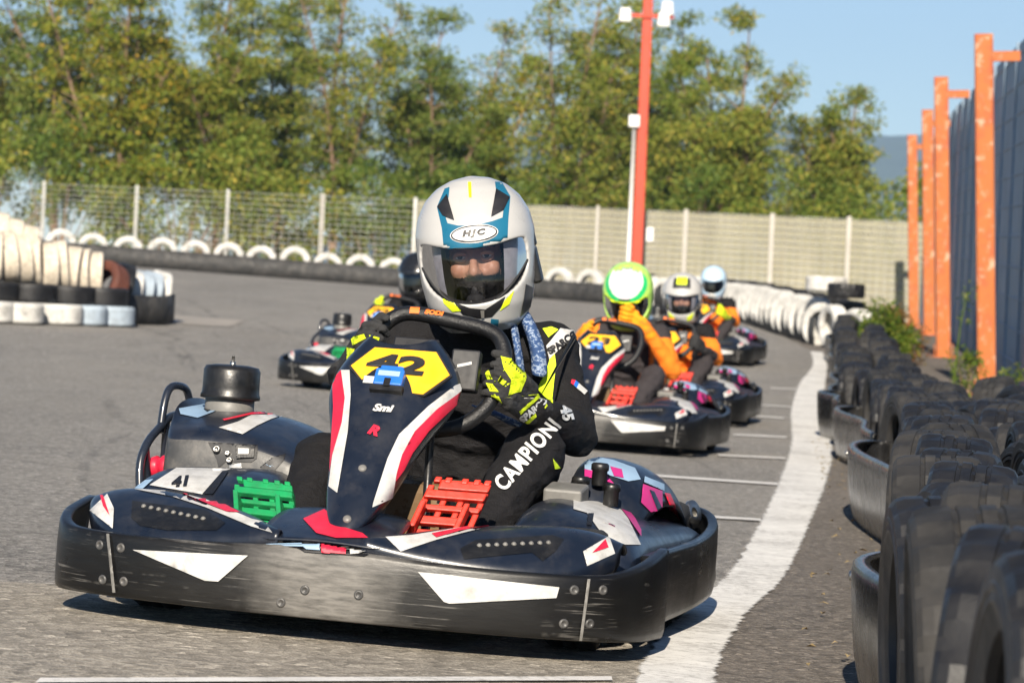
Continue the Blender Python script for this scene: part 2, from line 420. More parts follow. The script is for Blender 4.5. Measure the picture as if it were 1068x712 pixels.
    sticker('red_stripe', [(316, 541), (338, 531), (350, 540), (356, 549), (378, 556), (384, 561), (350, 561), (330, 556)], kray, tn, m['red'], npn)
    mb = MB()
    for s in (1, -1):
        mb.tube(smooth_path([(-.08, .10 * s, .09), (-.12, .2 * s, .08), (-.3, .25 * s, .075), (-.6, .27 * s, .07), (-1.2, .33 * s, .07), (-1.62, .33 * s, .08)], 4), .015)
        mb.tube(smooth_path([(-.55, .27 * s, .08), (-.6, .45 * s, .09), (-.75, .56 * s, .11), (-1.2, .57 * s, .11), (-1.32, .5 * s, .1), (-1.36, .33 * s, .08)], 4), .012)
        mb.tube([(-.40, .25 * s, .08), (-.42, .45 * s, .12)], .014)
    for x in (-.42, -1.30, -1.6): mb.tube([(x, -.3, .075), (x, .3, .075)], .014)
    mb.build('chassis_frame', [m['tubeblue']], root)
    mb = MB(); mb.tube([(-1.44, -.50, .136), (-1.44, .50, .136)], .02); mb.build('rear_axle', [m['steel']], root)
    for x, y, r, wd in ((-.43, .45, .126, .11), (-.43, -.45, .126, .11), (-1.44, .43, .136, .17), (-1.44, -.43, .136, .17)):
        ty = MB(); h = wd / 2
        ty.lathe([(r * .55, -h * .9), (r * .8, -h), (r * .95, -h * .93), (r, -h * .75), (r, -h * .3), (r * .975, -h * .28), (r * .975, -h * .22), (r, -h * .2), (r, h * .2), (r * .975, h * .22), (r * .975, h * .28), (r, h * .3), (r, h * .75), (r * .95, h * .93), (r * .8, h), (r * .55, h * .9)], (x, y, r), (0, 1, 0), 32)
        tyre = ty.build('wheel', [m['rubber']], root)
        rm = MB(); rm.lathe([(r * .56, -h * .85), (r * .5, -h * .6), (r * .5, h * .6), (r * .56, h * .85)], (x, y, r), (0, 1, 0), 24)
        sg = 1 if y > 0 else -1
        rm.lathe([(r * .5, h * .3 * sg), (r * .3, h * .45 * sg), (r * .14, h * .7 * sg), (0, h * .7 * sg)], (x, y, r), (0, 1, 0), 24)
        rm.build('rim', [m['steel']], tyre)
    # --- front fairing that carries the number plate
    zz = [.218, .245, .29, .345, .40, .455, .50, .545, .585, .60]
    hw = [.028, .055, .076, .090, .108, .148, .150, .128, .092, .075]
    xc = [-.095, -.108, -.148, -.195, -.245, -.295, -.335, -.378, -.415, -.430]
    bk = [.02, .04, .055, .065, .08, .105, .10, .075, .045, .03]
    rows = []
    for i, z in enumerate(zz):
        r = []
        for k in range(-6, 7):
            q = k / 6; yy = .022 + hw[i] * (abs(q) ** .92) * (1 if q > 0 else -1)
            x = xc[i] - bk[i] * (abs(q) ** 2.2); zq = z + .02 * abs(q) ** 2 * (1 if z > .4 else .2)
            if k in (-6, 6): x -= .035; yy += -.010 * (1 if q > 0 else -1)
            r.append(Vector((x, yy, zq)))
        rows.append(r)
    fair = sheet('front_fairing', rows, [m['navy']], root, .005, 2)
    tf = bvh(fair)
    sticker('white_stripe', [(356, 386), (365, 386), (366, 412), (363, 450), (352, 514), (343, 507), (347, 475), (357, 440), (360, 415)], kray, tf, m['white'], fair)
    sticker('red_stripe', [(347, 396), (356, 386), (360, 415), (357, 440), (347, 475), (344, 492), (346, 455), (348, 425)], kray, tf, m['red'], fair)
    sticker('white_stripe', [(485, 398), (474, 402), (446, 424), (416, 453), (404, 478), (389, 524), (388, 529), (409, 519), (413, 494), (419, 474), (432, 450), (456, 426), (486, 404)], kray, tf, m['white'], fair)
    sticker('red_stripe', [(486, 404), (456, 426), (432, 450), (419, 474), (413, 494), (412, 502), (421, 490), (430, 472), (447, 449), (466, 431), (486, 413)], kray, tf, m['red'], fair)
    lettering('Smi', (400, 426), 8, -4, kray, tf, m['white'], fair, .003, -1, .05, .35, 1.35)
    lettering('R', (390, 449), 11, -18, kray, tf, m['red'], fair, .003, -1, .06, .3, 1.2)
    for a in ((378, 488), (362, 541)):
        o, d = kray(*a); h, nr, _, _ = tf.ray_cast(o, d)
        if h: sc = MB(); sc.lathe([(.009, -.002), (.0085, .002), (.005, .0035), (0, .004)], h, nr, 14); sc.build('fixing_screw', [m['grey']], fair)
    # number plate: a hexagonal board lying on the top of the fairing
    pc = Vector((-.398, .024, .553)); pn = Vector((.80, 0, .60)).normalized(); pu = Vector((0, 1, 0)); pv = pn.cross(pu).normalized()
    if pv.z < 0: pv = -pv
    outl = [(366, 381), (391, 362), (455, 367), (469, 391), (441, 411), (384, 404)]
    pts2 = []
    for a in outl:
        o, d = kray(*a); tt = (pc + pn * .012 - o).dot(pn) / d.dot(pn); q = o + d * tt - (pc + pn * .012); pts2.append((q.dot(pu), q.dot(pv)))
    def plate(scale, off, th, mat, name, par):
        c = sum((Vector(p) for p in pts2), Vector((0, 0))) / len(pts2); V = []
        for e in (0, 1):
            for p in pts2:
                q = c + (Vector(p) - c) * scale; V.append(pc + pn * (off + th * e) + pu * q.x + pv * q.y)
        k = len(pts2); b = MB(); b.add(V, [list(range(k))[::-1], list(range(k, 2 * k))] + [[i, (i + 1) % k, k + (i + 1) % k, k + i] for i in range(k)], 0, False)
        o = b.build(name, [mat], par); bpy.context.view_layer.update()
        if (o.data.polygons[1].normal.dot(pn)) < 0: o.data.flip_normals()
        return o
    pl = plate(1.05, .004, .006, m['ink'], 'number_plate', root)
    face = plate(1.0, .0105, .0015, m['yellow'], 'plate_face', pl)
    prays = par_rays(pc, pu, pv, -pn)
    # transponder box clipped under the number
    o, d = kray(406, 398); tt = (pc + pn * .02 - o).dot(pn) / d.dot(pn); tp = o + d * tt
    rot = Matrix((pu, pv, pn)).transposed()
    mb = MB(); mb.box(tp + pv * .004, (.062, .042, .03), 0, rot); mb.box(tp + pv * .032 + pn * -.004, (.05, .014, .02), 0, rot)
    trn = mb.build('transponder', [m['blue']], root, bevel=.004)
    mb = MB(); mb.box(tp + pn * .0162 + pv * .010, (.046, .013, .001), 0, rot); mb.build('transponder_label', [m['cyan']], trn)
    mb = MB(); mb.box(tp - pv * .024 + pn * .002, (.07, .014, .022), 0, rot); mb.box(tp + pn * .0162 - pv * .012, (.014, .02, .002), 0, rot); mb.build('bracket', [m['black']], trn)
    mb = MB(); mb.box(tp - pu * .044 + pv * .004 - pn * .004, (.026, .018, .002), 0, rot); mb.build('plate_tag', [m['white']], pl)
    # --- steering
    wc = Vector((-.625, .055, .548)); wu = Vector((-.50, 0, .866)); wr = Vector((0, 1, 0)); q8 = R(-9)
    wr2 = wr * math.cos(q8) + wu * math.sin(q8); wu2 = -wr * math.sin(q8) + wu * math.cos(q8)
    shape = [(-.155, 0), (-.150, .055), (-.128, .105), (-.088, .128), (0, .130), (.088, .128), (.128, .105), (.150, .055), (.155, 0), (.145, -.06), (.11, -.11), (.06, -.135), (0, -.14), (-.06, -.135), (-.11, -.11), (-.145, -.06)]
    rim = smooth_path([wc + wr2 * a + wu2 * b for a, b in shape], 4, True)
    mb = MB(); mb.tube(rim, .0165, 14, 0, True); rimo = mb.build('steering_wheel', [m['grip']], root)
    wn = wr2.cross(wu2).normalized()
    if wn.x < 0: wn = -wn
    mb = MB()
    for a, b in ((-.15, .01), (.15, .01), (0, -.135)):
        e = wc + wr2 * a + wu2 * b; mb.tube([wc + wn * .02, e], [.014, .009], 8)
    mb.lathe([(.0, .045), (.04, .04), (.045, .0), (.04, -.01), (0, -.012)], wc, wn, 20)
    mb.build('spoke', [m['black']], rimo)
    tw = bvh(rimo)
    lettering('SODI', (453, 326.2), 4.6, -8, kray, tw, m['orange'], rimo, .0015, -1, .07, .2, 1.5)
    sticker('rim_badge', [(428, 320.5), (438, 321), (437, 327), (427, 326.5)], kray, tw, m['orange'], rimo, .0015)
    mb = MB(); mb.tube([wc + wn * .03, (-.28, .02, .14)], .0105, 10); mb.build('steering_column', [m['steel']], root)
    mb = MB(); mb.box((-.56, .145, .555), (.03, .062, .09), 0, Matrix.Rotation(R(-15), 3, 'Y')); mb.box((-.575, .03, .59), (.03, .10, .05), 0, Matrix.Rotation(R(-30), 3, 'Y'))
    dash = mb.build('dash_box', [m['ink']], root, bevel=.004)
    sticker('dash_badge', [(477, 380), (492, 377), (492, 380), (477, 383)], kray, bvh(dash), m['white'], dash, .001)
    # uprights behind the fairing and the fuel tank
    mb = MB(); mb.tube([(-.33, .14, .08), (-.47, .10, .50)], .009); mb.tube([(-.33, -.10, .08), (-.47, -.06, .50)], .009); mb.build('fairing_strut', [m['black']], root)
    mb = MB(); mb.box((-.52, .07, .20), (.26, .24, .24), 0, None, .86); mb.build('fuel_tank', [m['tank']], root, bevel=.025)
    # --- pedals: slatted plastic plates with a rail frame
    def pedal(cx, cy, cz, mat, s, wd, ht, lean, shear):
        b = MB(); rot = Matrix.Rotation(R(12 * s), 3, 'Z') @ Matrix.Rotation(R(lean), 3, 'Y') @ Matrix(((1, 0, 0), (0, 1, shear), (0, 0, 1))); c = Vector((cx, cy, cz))
        for k, (h_, w0, w1) in enumerate(((-.46, -.5, .42), (-.22, -.5, .30), (.04, -.44, .5), (.28, -.5, .5), (.47, -.34, .5))):
            b.box(c + rot @ Vector((.004 * (k % 2), wd * (w0 + w1) / 2, ht * h_)), (.016, wd * (w1 - w0), ht * (.15 if k != 2 else .10)), 0, rot)
        for k in (-1, -.35, .25, .95): b.box(c + rot @ Vector((-.010, k * wd / 2 * .95, ht * (.0 if abs(k) > .5 else .12))), (.018, .013, ht * (1.0 if abs(k) > .5 else .72)), 0, rot)
        for k in (-.8, -.45, .1, .5, .85): b.box(c + rot @ Vector((.004, k * wd / 2, ht * .56)), (.014, .014, ht * .10), 0, rot)
        b.tube([c + rot @ Vector((-.03, 0, -ht * .3)), c + rot @ Vector((-.12, 0, -ht * .75))], .007, 8)
        b.box(c + rot @ Vector((.02, -wd * .42, -ht * .25)), (.05, .012, ht * .5), 0, rot)
        b.box(c + rot @ Vector((.02, wd * .30, -ht * .25)), (.05, .012, ht * .5), 0, rot)
        b.box(c + rot @ Vector((-.004, 0, ht * .52)), (.022, wd * .7, .014), 0, rot)
        return b.build('pedal', [mat], root, bevel=.003)
    pedal(-.30, .192, .268, m['redplastic'], 1, .125, .125, -32, .32)
    pedal(-.385, -.225, .238, m['greenplastic'], -1, .14, .115, -46, -.5)
    # --- seat shell
    rows = []
    for x, z, hwid, up in ((-.80, .13, .10, .04), (-.92, .085, .17, .12), (-1.10, .07, .19, .22), (-1.26, .10, .20, .30), (-1.38, .24, .205, .27), (-1.45, .42, .20, .16), (-1.49, .56, .16, .05)):
        r = []
        for k in range(-5, 6):
            q = k / 5; r.append(Vector((x + .06 * q * q, .0 + hwid * math.sin(q * 1.5), z + up * (abs(q) ** 3))))
        rows.append(r)
    seat = sheet('seat', rows, [m['seat']], root, .008, 2)
    mb = MB(); mb.tube(smooth_path([(r[-1].x, r[-1].y + .002, r[-1].z + .002) for r in rows], 4), .006, 8); mb.tube(smooth_path([(r[0].x, r[0].y - .002, r[0].z + .002) for r in rows], 4), .006, 8); mb.build('piping', [m['tubeblue']], seat)
    # --- engine side (kart's right)
    cols = [(-.635, .02), (-.615, -.01), (-.56, .0), (-.48, .0), (-.40, -.012), (-.33, -.035), (-.27, -.07)]
    rows = []
    for y, dz in cols:
        ins = .10 if y < -.62 else 0
        rows.append([Vector((-.86 - ins, y, .205)), Vector((-.862 - ins, y, .28 + dz * .5)), Vector((-.875 - ins, y, .352 + dz * .8)), Vector((-.90 - ins, y, .372 + dz)), Vector((-1.02, y, .398 + dz)), Vector((-1.14, y, .415 + dz * .9)), Vector((-1.30, y, .40 + dz)), Vector((-1.36, y, .36 + dz)), Vector((-1.38, y, .22))])
    mb = MB(); v, f = loft(rows); mb.add(v, f)
    eng = mb.build('engine_cover', [m['navy'], m['darkgrey']], root)
    k = len(rows[0]) - 1
    for i, p in enumerate(eng.data.polygons):
        if i % k < 2: p.material_index = 1
    b = eng.modifiers.new('s', 'SUBSURF'); b.levels = b.render_levels = 2
    te = bvh(eng)
    sticker('white_panel', [(228, 446), (248, 440), (262, 433), (300, 432), (283, 437), (268, 444), (253, 453)], kray, te, m['white'], eng)
    sticker('white_panel', [(186, 426), (215, 421), (236, 423), (222, 430), (206, 436), (188, 432)], kray, te, m['cyan'], eng)
    sticker('black_mark', [(212, 427), (222, 423), (228, 424), (216, 430)], kray, te, m['ink'], eng, .003)
    sticker('red_line', [(232, 438), (262, 431), (292, 430), (292, 431.4), (262, 433), (234, 439.4)], kray, te, m['red'], eng, .003)
    sticker('control_panel', [(217, 461), (269, 464), (268, 478), (262, 482), (236, 481), (228, 488), (226, 479)], kray, te, m['ink'], eng)
    sticker('air_vent', [(271, 487), (284, 477), (298, 473), (296, 480), (286, 491), (276, 494)], kray, te, m['ink'], eng)
    sc = MB()
    for a, r, h in (((227, 469), .0085, .012), ((238, 473), .006, .01), ((240, 480), .007, .01)):
        o, d = kray(*a); hh, nr, _, _ = te.ray_cast(o, d)
        if hh: sc.lathe([(r, -.002), (r, h), (r * .6, h + .002), (r * .5, h - .003), (0, h - .003)], hh, nr, 14)
    sc.build('switch', [m['steel']], eng)
    sticker('hour_meter', [(246, 464), (266, 465.5), (265, 477), (247, 478)], kray, te, m['black'], eng, .006)
    sticker('meter_window', [(249, 468), (260, 468.5), (260, 474), (249, 474)], kray, te, m['white'], eng, .008)
    sticker('mount_plate', [(240, 485), (252, 483), (253, 489), (240, 490)], kray, te, m['steel'], eng, .006)
    fc = (-1.14, -.545, 0)
    mb = MB(); mb.lathe([(.056, .39), (.058, .40), (.058, .438), (.052, .44)], fc, (0, 0, 1), 28, 0)
    filt = mb.build('air_filter', [m['grey']], root)
    mb = MB(); mb.lathe([(.060, .432), (.0705, .434), (.0705, .442), (.068, .446), (.067, .462), (.067, .500), (.062, .509), (.04, .513), (0, .514)], fc, (0, 0, 1), 32, 0)
    mb.build('filter_cap', [m['black']], filt)
    mb = MB(); mb.tube([(fc[0], fc[1], .51), (fc[0], fc[1], .534)], .0035, 8); mb.lathe([(.007, .514), (.007, .521), (0, .521)], fc, (0, 0, 1), 6); mb.build('filter_bolt', [m['steel']], filt)
    mb = MB()
    mb.tube(smooth_path([(-.88, -.655, .15), (-.90, -.675, .26), (-.93, -.675, .315), (-1.0, -.672, .352), (-1.10, -.665, .385), (-1.22, -.65, .36), (-1.30, -.62, .20)], 5), .0100)
    mb.tube(smooth_path([(-1.02, -.672, .345), (-1.04, -.672, .42), (-1.07, -.668, .452), (-1.13, -.655, .450), (-1.16, -.65, .42), (-1.19, -.645, .36)], 5), .0092)
    mb.tube([(-.93, -.675, .315), (-.95, -.655, .12)], .009); mb.tube([(-1.05, -.668, .37), (-1.02, -.655, .12)], .009)
    mb.build('guard_hoop', [m['tubeblue']], root)
    mb = MB(); mb.lathe([(.0, -.07), (.022, -.07), (.026, -.05), (.021, -.045), (.021, -.035), (.027, -.03), (.027, -.015), (.021, -.01), (.021, 0), (.027, .005), (.027, .02), (.021, .025), (.021, .035), (.025, .04), (.02, .06), (0, .06)], (-.95, -.605, .275), (.25, .95, .12), 18); mb.build('intake_hose', [m['red']], root)
    # --- side pods
    for s in (1, -1):
        rows = []
        for x, zi, zo in ((-.40, .19, .17), (-.44, .252, .24), (-.62, .298, .285), (-.78, .30, .28), (-1.0, .285, .235), (-1.25, .265, .22), (-1.42, .24, .205), (-1.53, .20, .18)) if s < 0 else ((-.40, .20, .16), (-.44, .275, .222), (-.60, .302, .232), (-.80, .298, .226), (-1.0, .285, .222), (-1.25, .265, .22), (-1.42, .24, .205), (-1.53, .20, .18)):
            rows.append([Vector((x, .285 * s, zi - .08)), Vector((x, .30 * s, zi)), Vector((x, .40 * s, zi - .006)), Vector((x, .50 * s, zi * .45 + zo * .55)), Vector((x, .555 * s, zo)), Vector((x, .575 * s, zo - .05)), Vector((x, .578 * s, zo - .11))])
        if s > 0: rows = rows[::-1]
        pod = sheet('side_pod', rows, [m['navy']], root, .005, 2)
        tp_ = bvh(pod)
        if s > 0:
            sticker('white_panel', [(598, 521), (643, 525), (655, 541), (668, 568), (636, 568), (622, 549), (612, 535), (598, 531)], kray, tp_, m['white'], pod)
            sticker('red_stripe', [(643, 525), (650, 526), (662, 541), (668, 553), (668, 560), (655, 541)], kray, tp_, m['magenta'], pod, .003)
            sticker('pod_badge', [(613, 536), (619, 536), (617, 549), (612, 548)], kray, tp_, m['ink'], pod, .003)
        else:
            sticker('panel_sticker', [(156, 506), (184, 488), (241, 489), (233, 492), (213, 516)], kray, tp_, m['white'], pod)
            sticker('panel_line', [(211, 516), (232, 492), (239, 491), (222, 516)], kray, tp_, m['ink'], pod, .003)
            sticker('panel_sticker', [(138, 511), (152, 501), (160, 500), (148, 511)], kray, tp_, m['cyan'], pod, .002)
    # rear hump of the left pod with its graphics, two reservoirs and a battery box
    rows = []
    for x, z, yi, yo in ((-.84, .275, .33, .47), (-.88, .345, .32, .50), (-1.0, .384, .31, .52), (-1.18, .375, .31, .53), (-1.34, .315, .32, .535), (-1.46, .23, .34, .52)):
        rows.append([Vector((x, yi, z - .09)), Vector((x, yi + .01, z - .01)), Vector((x, yi + .06, z)), Vector((x, yo - .08, z - .01)), Vector((x, yo - .02, z - .045)), Vector((x, yo, z - .10))])
    hump = sheet('rear_pod_cover', rows[::-1], [m['navy']], root, .005, 2)
    th_ = bvh(hump)
    sticker('graphic', [(610, 474), (640, 480), (662, 488), (668, 500), (655, 502), (630, 494), (610, 492)], kray, th_, m['cyan'], hump, .0015)
    sticker('graphic', [(610, 490), (630, 494), (640, 505), (625, 500), (610, 498)], kray, th_, m['magenta'], hump, .003)
    sticker('graphic', [(636, 487), (648, 490), (650, 499), (640, 497)], kray, th_, m['magenta'], hump, .003)
    sticker('graphic', [(670, 505), (690, 512), (690, 532), (678, 534), (668, 524)], kray, th_, m['magenta'], hump, .0025)
    sticker('graphic', [(676, 511), (681, 513), (689, 530), (685, 534)], kray, th_, m['navy'], hump, .004)
    sticker('graphic', [(672, 497), (692, 505), (692, 512), (671, 503)], kray, th_, m['cyan'], hump, .0025)
    sticker('red_stripe', [(692, 514), (698, 515), (716, 556), (709, 556)], kray, th_, m['red'], hump, .003)
    mb = MB()
    for x, y, z in ((-.80, .37, .332), (-.80, .44, .322), (-.86, .40, .362)):
        mb = MB(); mb.lathe([(.016, -.04), (.017, -.035), (.017, -.008), (.020, -.006), (.020, .006), (.016, .010), (0, .011)], (x, y, z), (0, 0, 1), 18)
        mb.build('reservoir', [m['black']], root)
    mb = MB(); mb.box((-.72, .355, .292), (.09, .085, .06), 0, Matrix.Rotation(R(8), 3, 'Y')); bb = mb.build('battery_box', [m['grey']], root, bevel=.006)
    mb = MB(); mb.lathe([(.012, .006), (.03, .006), (.03, -.004), (0, -.004)], (-1.50, .515, .245), (.35, .85, .3), 20); mb.build('mount_washer', [m['steel']], root)
    return root, dict(plate=face, prays=prays, tree_plate=bvh(face), pl=pl, pod=root)
kart0, KI = make_kart()
def deep(o, parent=None, mats=None):
    c = o.copy(); COL.objects.link(c); c.parent = parent
    for ch in list(o.children): deep(ch, c)
    return c
def plate_number(root, txt, prays, tree):
    pl = [c for c in root.children if c.name.startswith('number_plate')][0]
    lettering(txt, (412.5, 380), 19.5, -5, kray, tree, m['ink'], pl, .0025, -1, .045, .15, 2.35, name='plate_digits')
PR, PT = KI['prays'], KI['tree_plate']
karts = []
for i, (num, org, th, lab) in enumerate((
        ('42', (-.375, 6.88), 12, 'dark racing kart with yellow number 42 plate, leading the group in front'),
        ('23', (.315, 17.7), 13, 'racing kart with number 23 plate, driven by the driver in green and white helmet'),
        ('25', (.865, 22.6), 12, 'racing kart under the driver in white and black helmet with lime top'),
        ('27', (1.75, 35.0), 14, 'farthest racing kart, under the driver in pale blue helmet, mostly hidden'),
        ('22', (-1.09, 23.4), 19, 'racing kart with number 22 plate, alone on the open asphalt behind the leading driver'))):
    k = kart0 if i == 0 else deep(kart0)
    karts.append((k, num, org, th, lab))
for i, (k, num, org, th, lab) in enumerate(karts):
    plate_number(k, num, PR, PT)
pod = [c for c in kart0.children if c.name.startswith('side_pod')][1]
lettering('41', (188, 503), 11, 6, kray, bvh(pod), m['ink'], pod, .004, -1, .05, .25, 1.35)
for k, num, org, th, lab in karts:
    k.matrix_world = frame(org, R(th)); setp(k, lab, 'kart', 'racing karts rounding the bend')
# ------------------------------------------------------------------ materials of the place
def asphalt(name, c0, c1, c2, patch, stone=58):
    t = NT(name)
    fine = t.noise(170, 3, .6); mid = t.noise(42, 4, .7); big = t.noise(.55, 5, .6); stre = t.noise(1, 5, .65, t.scaled((.9, .16, 1)))
    vo = t.n('ShaderNodeTexVoronoi'); vo.inputs['Scale'].default_value = stone; t.l(t.co, vo.inputs['Vector'])
    a = t.ramp(fine, [(.32, c0), (.5, c1), (.68, c2)])
    st = t.ramp(vo.outputs['Color'], [(.2, .36), (.5, .92), (.8, 1.3), (.95, 2.5)])
    mu = t.n('ShaderNodeMix', data_type='RGBA', blend_type='MULTIPLY'); mu.inputs[0].default_value = .8; t.l(a, mu.inputs[6]); t.l(st, mu.inputs[7])
    b = t.mix(t.ramp(big, [(.35, 0.0), (.7, .55)]), mu.outputs[2], patch)
    b2 = t.n('ShaderNodeMix', data_type='RGBA', blend_type='MULTIPLY'); b2.inputs[0].default_value = .55; t.l(b, b2.inputs[6]); t.l(t.ramp(stre, [(.3, .68), (.7, 1.15)]), b2.inputs[7])
    # hairline cracks
    v2 = t.n('ShaderNodeTexVoronoi', feature='DISTANCE_TO_EDGE'); v2.inputs['Scale'].default_value = .42; v2.inputs['Randomness'].default_value = 1
    wob = t.n('ShaderNodeMix', data_type='VECTOR'); 
    t.l(t.co, v2.inputs['Vector'])
    ck = t.ramp(v2.outputs['Distance'], [(.0, .55), (.012, 1.0)])
    b3 = t.n('ShaderNodeMix', data_type='RGBA', blend_type='MULTIPLY'); b3.inputs[0].default_value = .5; t.l(b2.outputs[2], b3.inputs[6]); t.l(ck, b3.inputs[7])
    t.set(color=b3.outputs[2], rough=t.ramp(mid, [(.3, .68), (.7, .9)]), spec=.35)
    ad = t.n('ShaderNodeMath', operation='ADD'); t.l(fine, ad.inputs[0]); t.l(vo.outputs['Distance'], ad.inputs[1])
    t.bump(ad.outputs[0], .8, .009); return t.mat
def skid_mat():
    t = NT('rubber_marks'); t.set(color=t.ramp(t.noise(30, 4), [(.3, (.035, .034, .033)), (.7, (.075, .072, .068))]), rough=.7)
    at_ = t.n('ShaderNodeAttribute', attribute_name='edge'); a = t.noise(1, 6, .7, t.scaled((9, 2.2, 1))); mu = t.n('ShaderNodeMath', operation='MULTIPLY'); t.l(t.ramp(a, [(.40, 0.0), (.75, .42)]), mu.inputs[0]); t.l(at_.outputs['Fac'], mu.inputs[1])
    tr = t.n('ShaderNodeBsdfTransparent'); mx = t.n('ShaderNodeMixShader'); t.l(mu.outputs[0], mx.inputs[0]); t.l(tr.outputs[0], mx.inputs[1]); t.l(t.b.outputs[0], mx.inputs[2]); t.l(mx.outputs[0], t.t.nodes['Material Output'].inputs[0]); return t.mat
m['skid'] = skid_mat()
m['asphalt'] = asphalt('worn_asphalt', (.11, .104, .096), (.235, .222, .204), (.44, .41, .365), (.29, .268, .235))
m['verge'] = asphalt('dusty_verge', (.078, .069, .059), (.165, .145, .124), (.31, .275, .235), (.18, .153, .125))
def worn_paint(name, c, under, lo=.42, hi=.62):
    t = NT(name); n1 = t.noise(38, 6, .75); n2 = t.noise(2.2, 4, .6)
    ad = t.n('ShaderNodeMath', operation='MULTIPLY_ADD'); t.l(n2, ad.inputs[0]); ad.inputs[1].default_value = .5; t.l(n1, ad.inputs[2])
    k = t.ramp(ad.outputs[0], [(lo + .12, 0.0), (hi + .12, 1.0)])
    dirt = t.ramp(t.noise(9, 6, .7), [(.35, tuple(x * .78 for x in c)), (.7, c)])
    t.set(color=t.mix(k, under, dirt), rough=.75); t.bump(t.noise(170, 3), .4, .004)
    at_ = t.n('ShaderNodeAttribute', attribute_name='edge'); e2 = t.n('ShaderNodeMath', operation='MULTIPLY_ADD'); t.l(t.noise(13, 7, .8), e2.inputs[0]); e2.inputs[1].default_value = 1.1; t.l(at_.outputs['Fac'], e2.inputs[2])
    ml = t.ramp(e2.outputs[0], [(.62, 0.0), (.80, 1.0)]); tr = t.n('ShaderNodeBsdfTransparent'); mx = t.n('ShaderNodeMixShader'); t.l(ml, mx.inputs[0]); t.l(tr.outputs[0], mx.inputs[1]); t.l(t.b.outputs[0], mx.inputs[2]); t.l(mx.outputs[0], t.t.nodes['Material Output'].inputs[0]); return t.mat
def edge_attr(o, cols):
    me = o.data; at_ = me.attributes.new('edge', 'FLOAT', 'POINT'); n = len(me.vertices)
    at_.data.foreach_set('value', [cols[i % len(cols)] for i in range(n)]); return o
m['linepaint'] = worn_paint('worn_white_paint', (.76, .745, .71), (.26, .245, .225), .40, .66)
m['thinpaint'] = worn_paint('thin_white_paint', (.72, .70, .67), (.24, .23, .21), .42, .62)
m['sand'] = worn_paint('sandy_dust', (.42, .37, .31), (.20, .19, .175), .45, .8)
m['whitetyre'] = M('white_painted_rubber', (.60, .59, .56), .75, .18, 3, bump=.4, bscale=30, dirt=(.12, .115, .10), dirta=.8)
m['creamtyre'] = M('cream_painted_rubber', (.60, .53, .43), .75, .2, 7, bump=.5, bscale=26, dirt=(.16, .13, .10), dirta=.75)
m['bluetyre'] = M('pale_blue_painted_rubber', (.36, .43, .50), .7, .2, 5, bump=.2, bscale=60, dirt=(.1, .1, .1), dirta=.5)
m['rustytyre'] = M('reddish_brown_rubber', (.10, .032, .02), .75, .25, 6, bump=.2)
m['tyre'] = M('old_tyre_rubber', (.008, .008, .0095), .5, .35, 5, bump=.12, bscale=240, dirt=(.045, .042, .038), dirta=.35)
m['tyredust'] = M('dusty_tyre_rubber', (.014, .0135, .0135), .7, .35, 4, bump=.12, bscale=240, dirt=(.06, .055, .05), dirta=.5)
m['panelblack'] = M('glossy_black_plastic', (.009, .009, .0095), .25, .3, 3, bump=.05, dirt=(.11, .105, .095), dirta=.35)
m['belt'] = M('black_conveyor_belt', (.022, .022, .022), .7, .3, 3, dirt=(.14, .13, .12), dirta=.45)
def rusty(name, c):
    t = NT(name); k = t.ramp(t.noise(3.2, 7, .7), [(.50, 0.0), (.64, .6)]); k2 = t.ramp(t.noise(7, 6, .7), [(.55, 0.0), (.64, .75)])
    a = t.mix(k, t.ramp(t.noise(2), [(.3, tuple(x * .85 for x in c)), (.7, c)]), (.36, .045, .02)); a = t.mix(k2, a, (.58, .36, .25))
    t.set(color=a, rough=.62); return t.mat
m['orangesteel'] = rusty('faded_orange_paint', (.44, .115, .014))
m['redsteel'] = M('red_orange_paint', (.46, .045, .014), .5, .12, 2)
m['bluewall'] = M('blue_grey_cladding', (.215, .30, .395), .55, .12, 1.2, dirt=(.10, .11, .12), dirta=.4)
m['galv'] = M('galvanised_steel', (.50, .50, .47), .55, .12, 6, metal=.2)
m['concrete'] = M('pale_concrete', (.42, .40, .36), .85, .12, 3)
m['lampwhite'] = M('white_lamp_housing', (.75, .74, .72), .45, .05, 6)
def netting():
    t = NT('beige_screen_net'); tr = t.n('ShaderNodeBsdfTransparent'); mx = t.n('ShaderNodeMixShader')
    n = t.noise(1.1, 4); t.set(color=t.ramp(t.noise(1, 4, .6, t.scaled((2, 2, .5))), [(.3, (.27, .255, .185)), (.7, (.35, .33, .25))]), rough=.9)
    t.l(t.ramp(n, [(.3, .10), (.7, .22)]), mx.inputs[0]); t.l(t.b.outputs[0], mx.inputs[1]); t.l(tr.outputs[0], mx.inputs[2]); t.l(mx.outputs[0], t.t.nodes['Material Output'].inputs[0]); return t.mat
m['net'] = netting()
def leafmat(name, stops, tr=.42):
    t = NT(name); g = t.n('ShaderNodeNewGeometry'); c = t.ramp(g.outputs['Random Per Island'], stops)
    n = t.noise(.55, 3); c2 = t.n('ShaderNodeMix', data_type='RGBA', blend_type='MULTIPLY'); c2.inputs[0].default_value = 1; t.l(c, c2.inputs[6]); t.l(t.ramp(n, [(.35, (.75, .85, .7)), (.65, (1.25, 1.1, 1.0))]), c2.inputs[7])
    t.set(color=c2.outputs[2], rough=.6, spec=.3)
    tl = t.n('ShaderNodeBsdfTranslucent'); t.l(c2.outputs[2], tl.inputs[0]); mx = t.n('ShaderNodeMixShader'); mx.inputs[0].default_value = tr
    t.l(t.b.outputs[0], mx.inputs[1]); t.l(tl.outputs[0], mx.inputs[2]); t.l(mx.outputs[0], t.t.nodes['Material Output'].inputs[0]); return t.mat
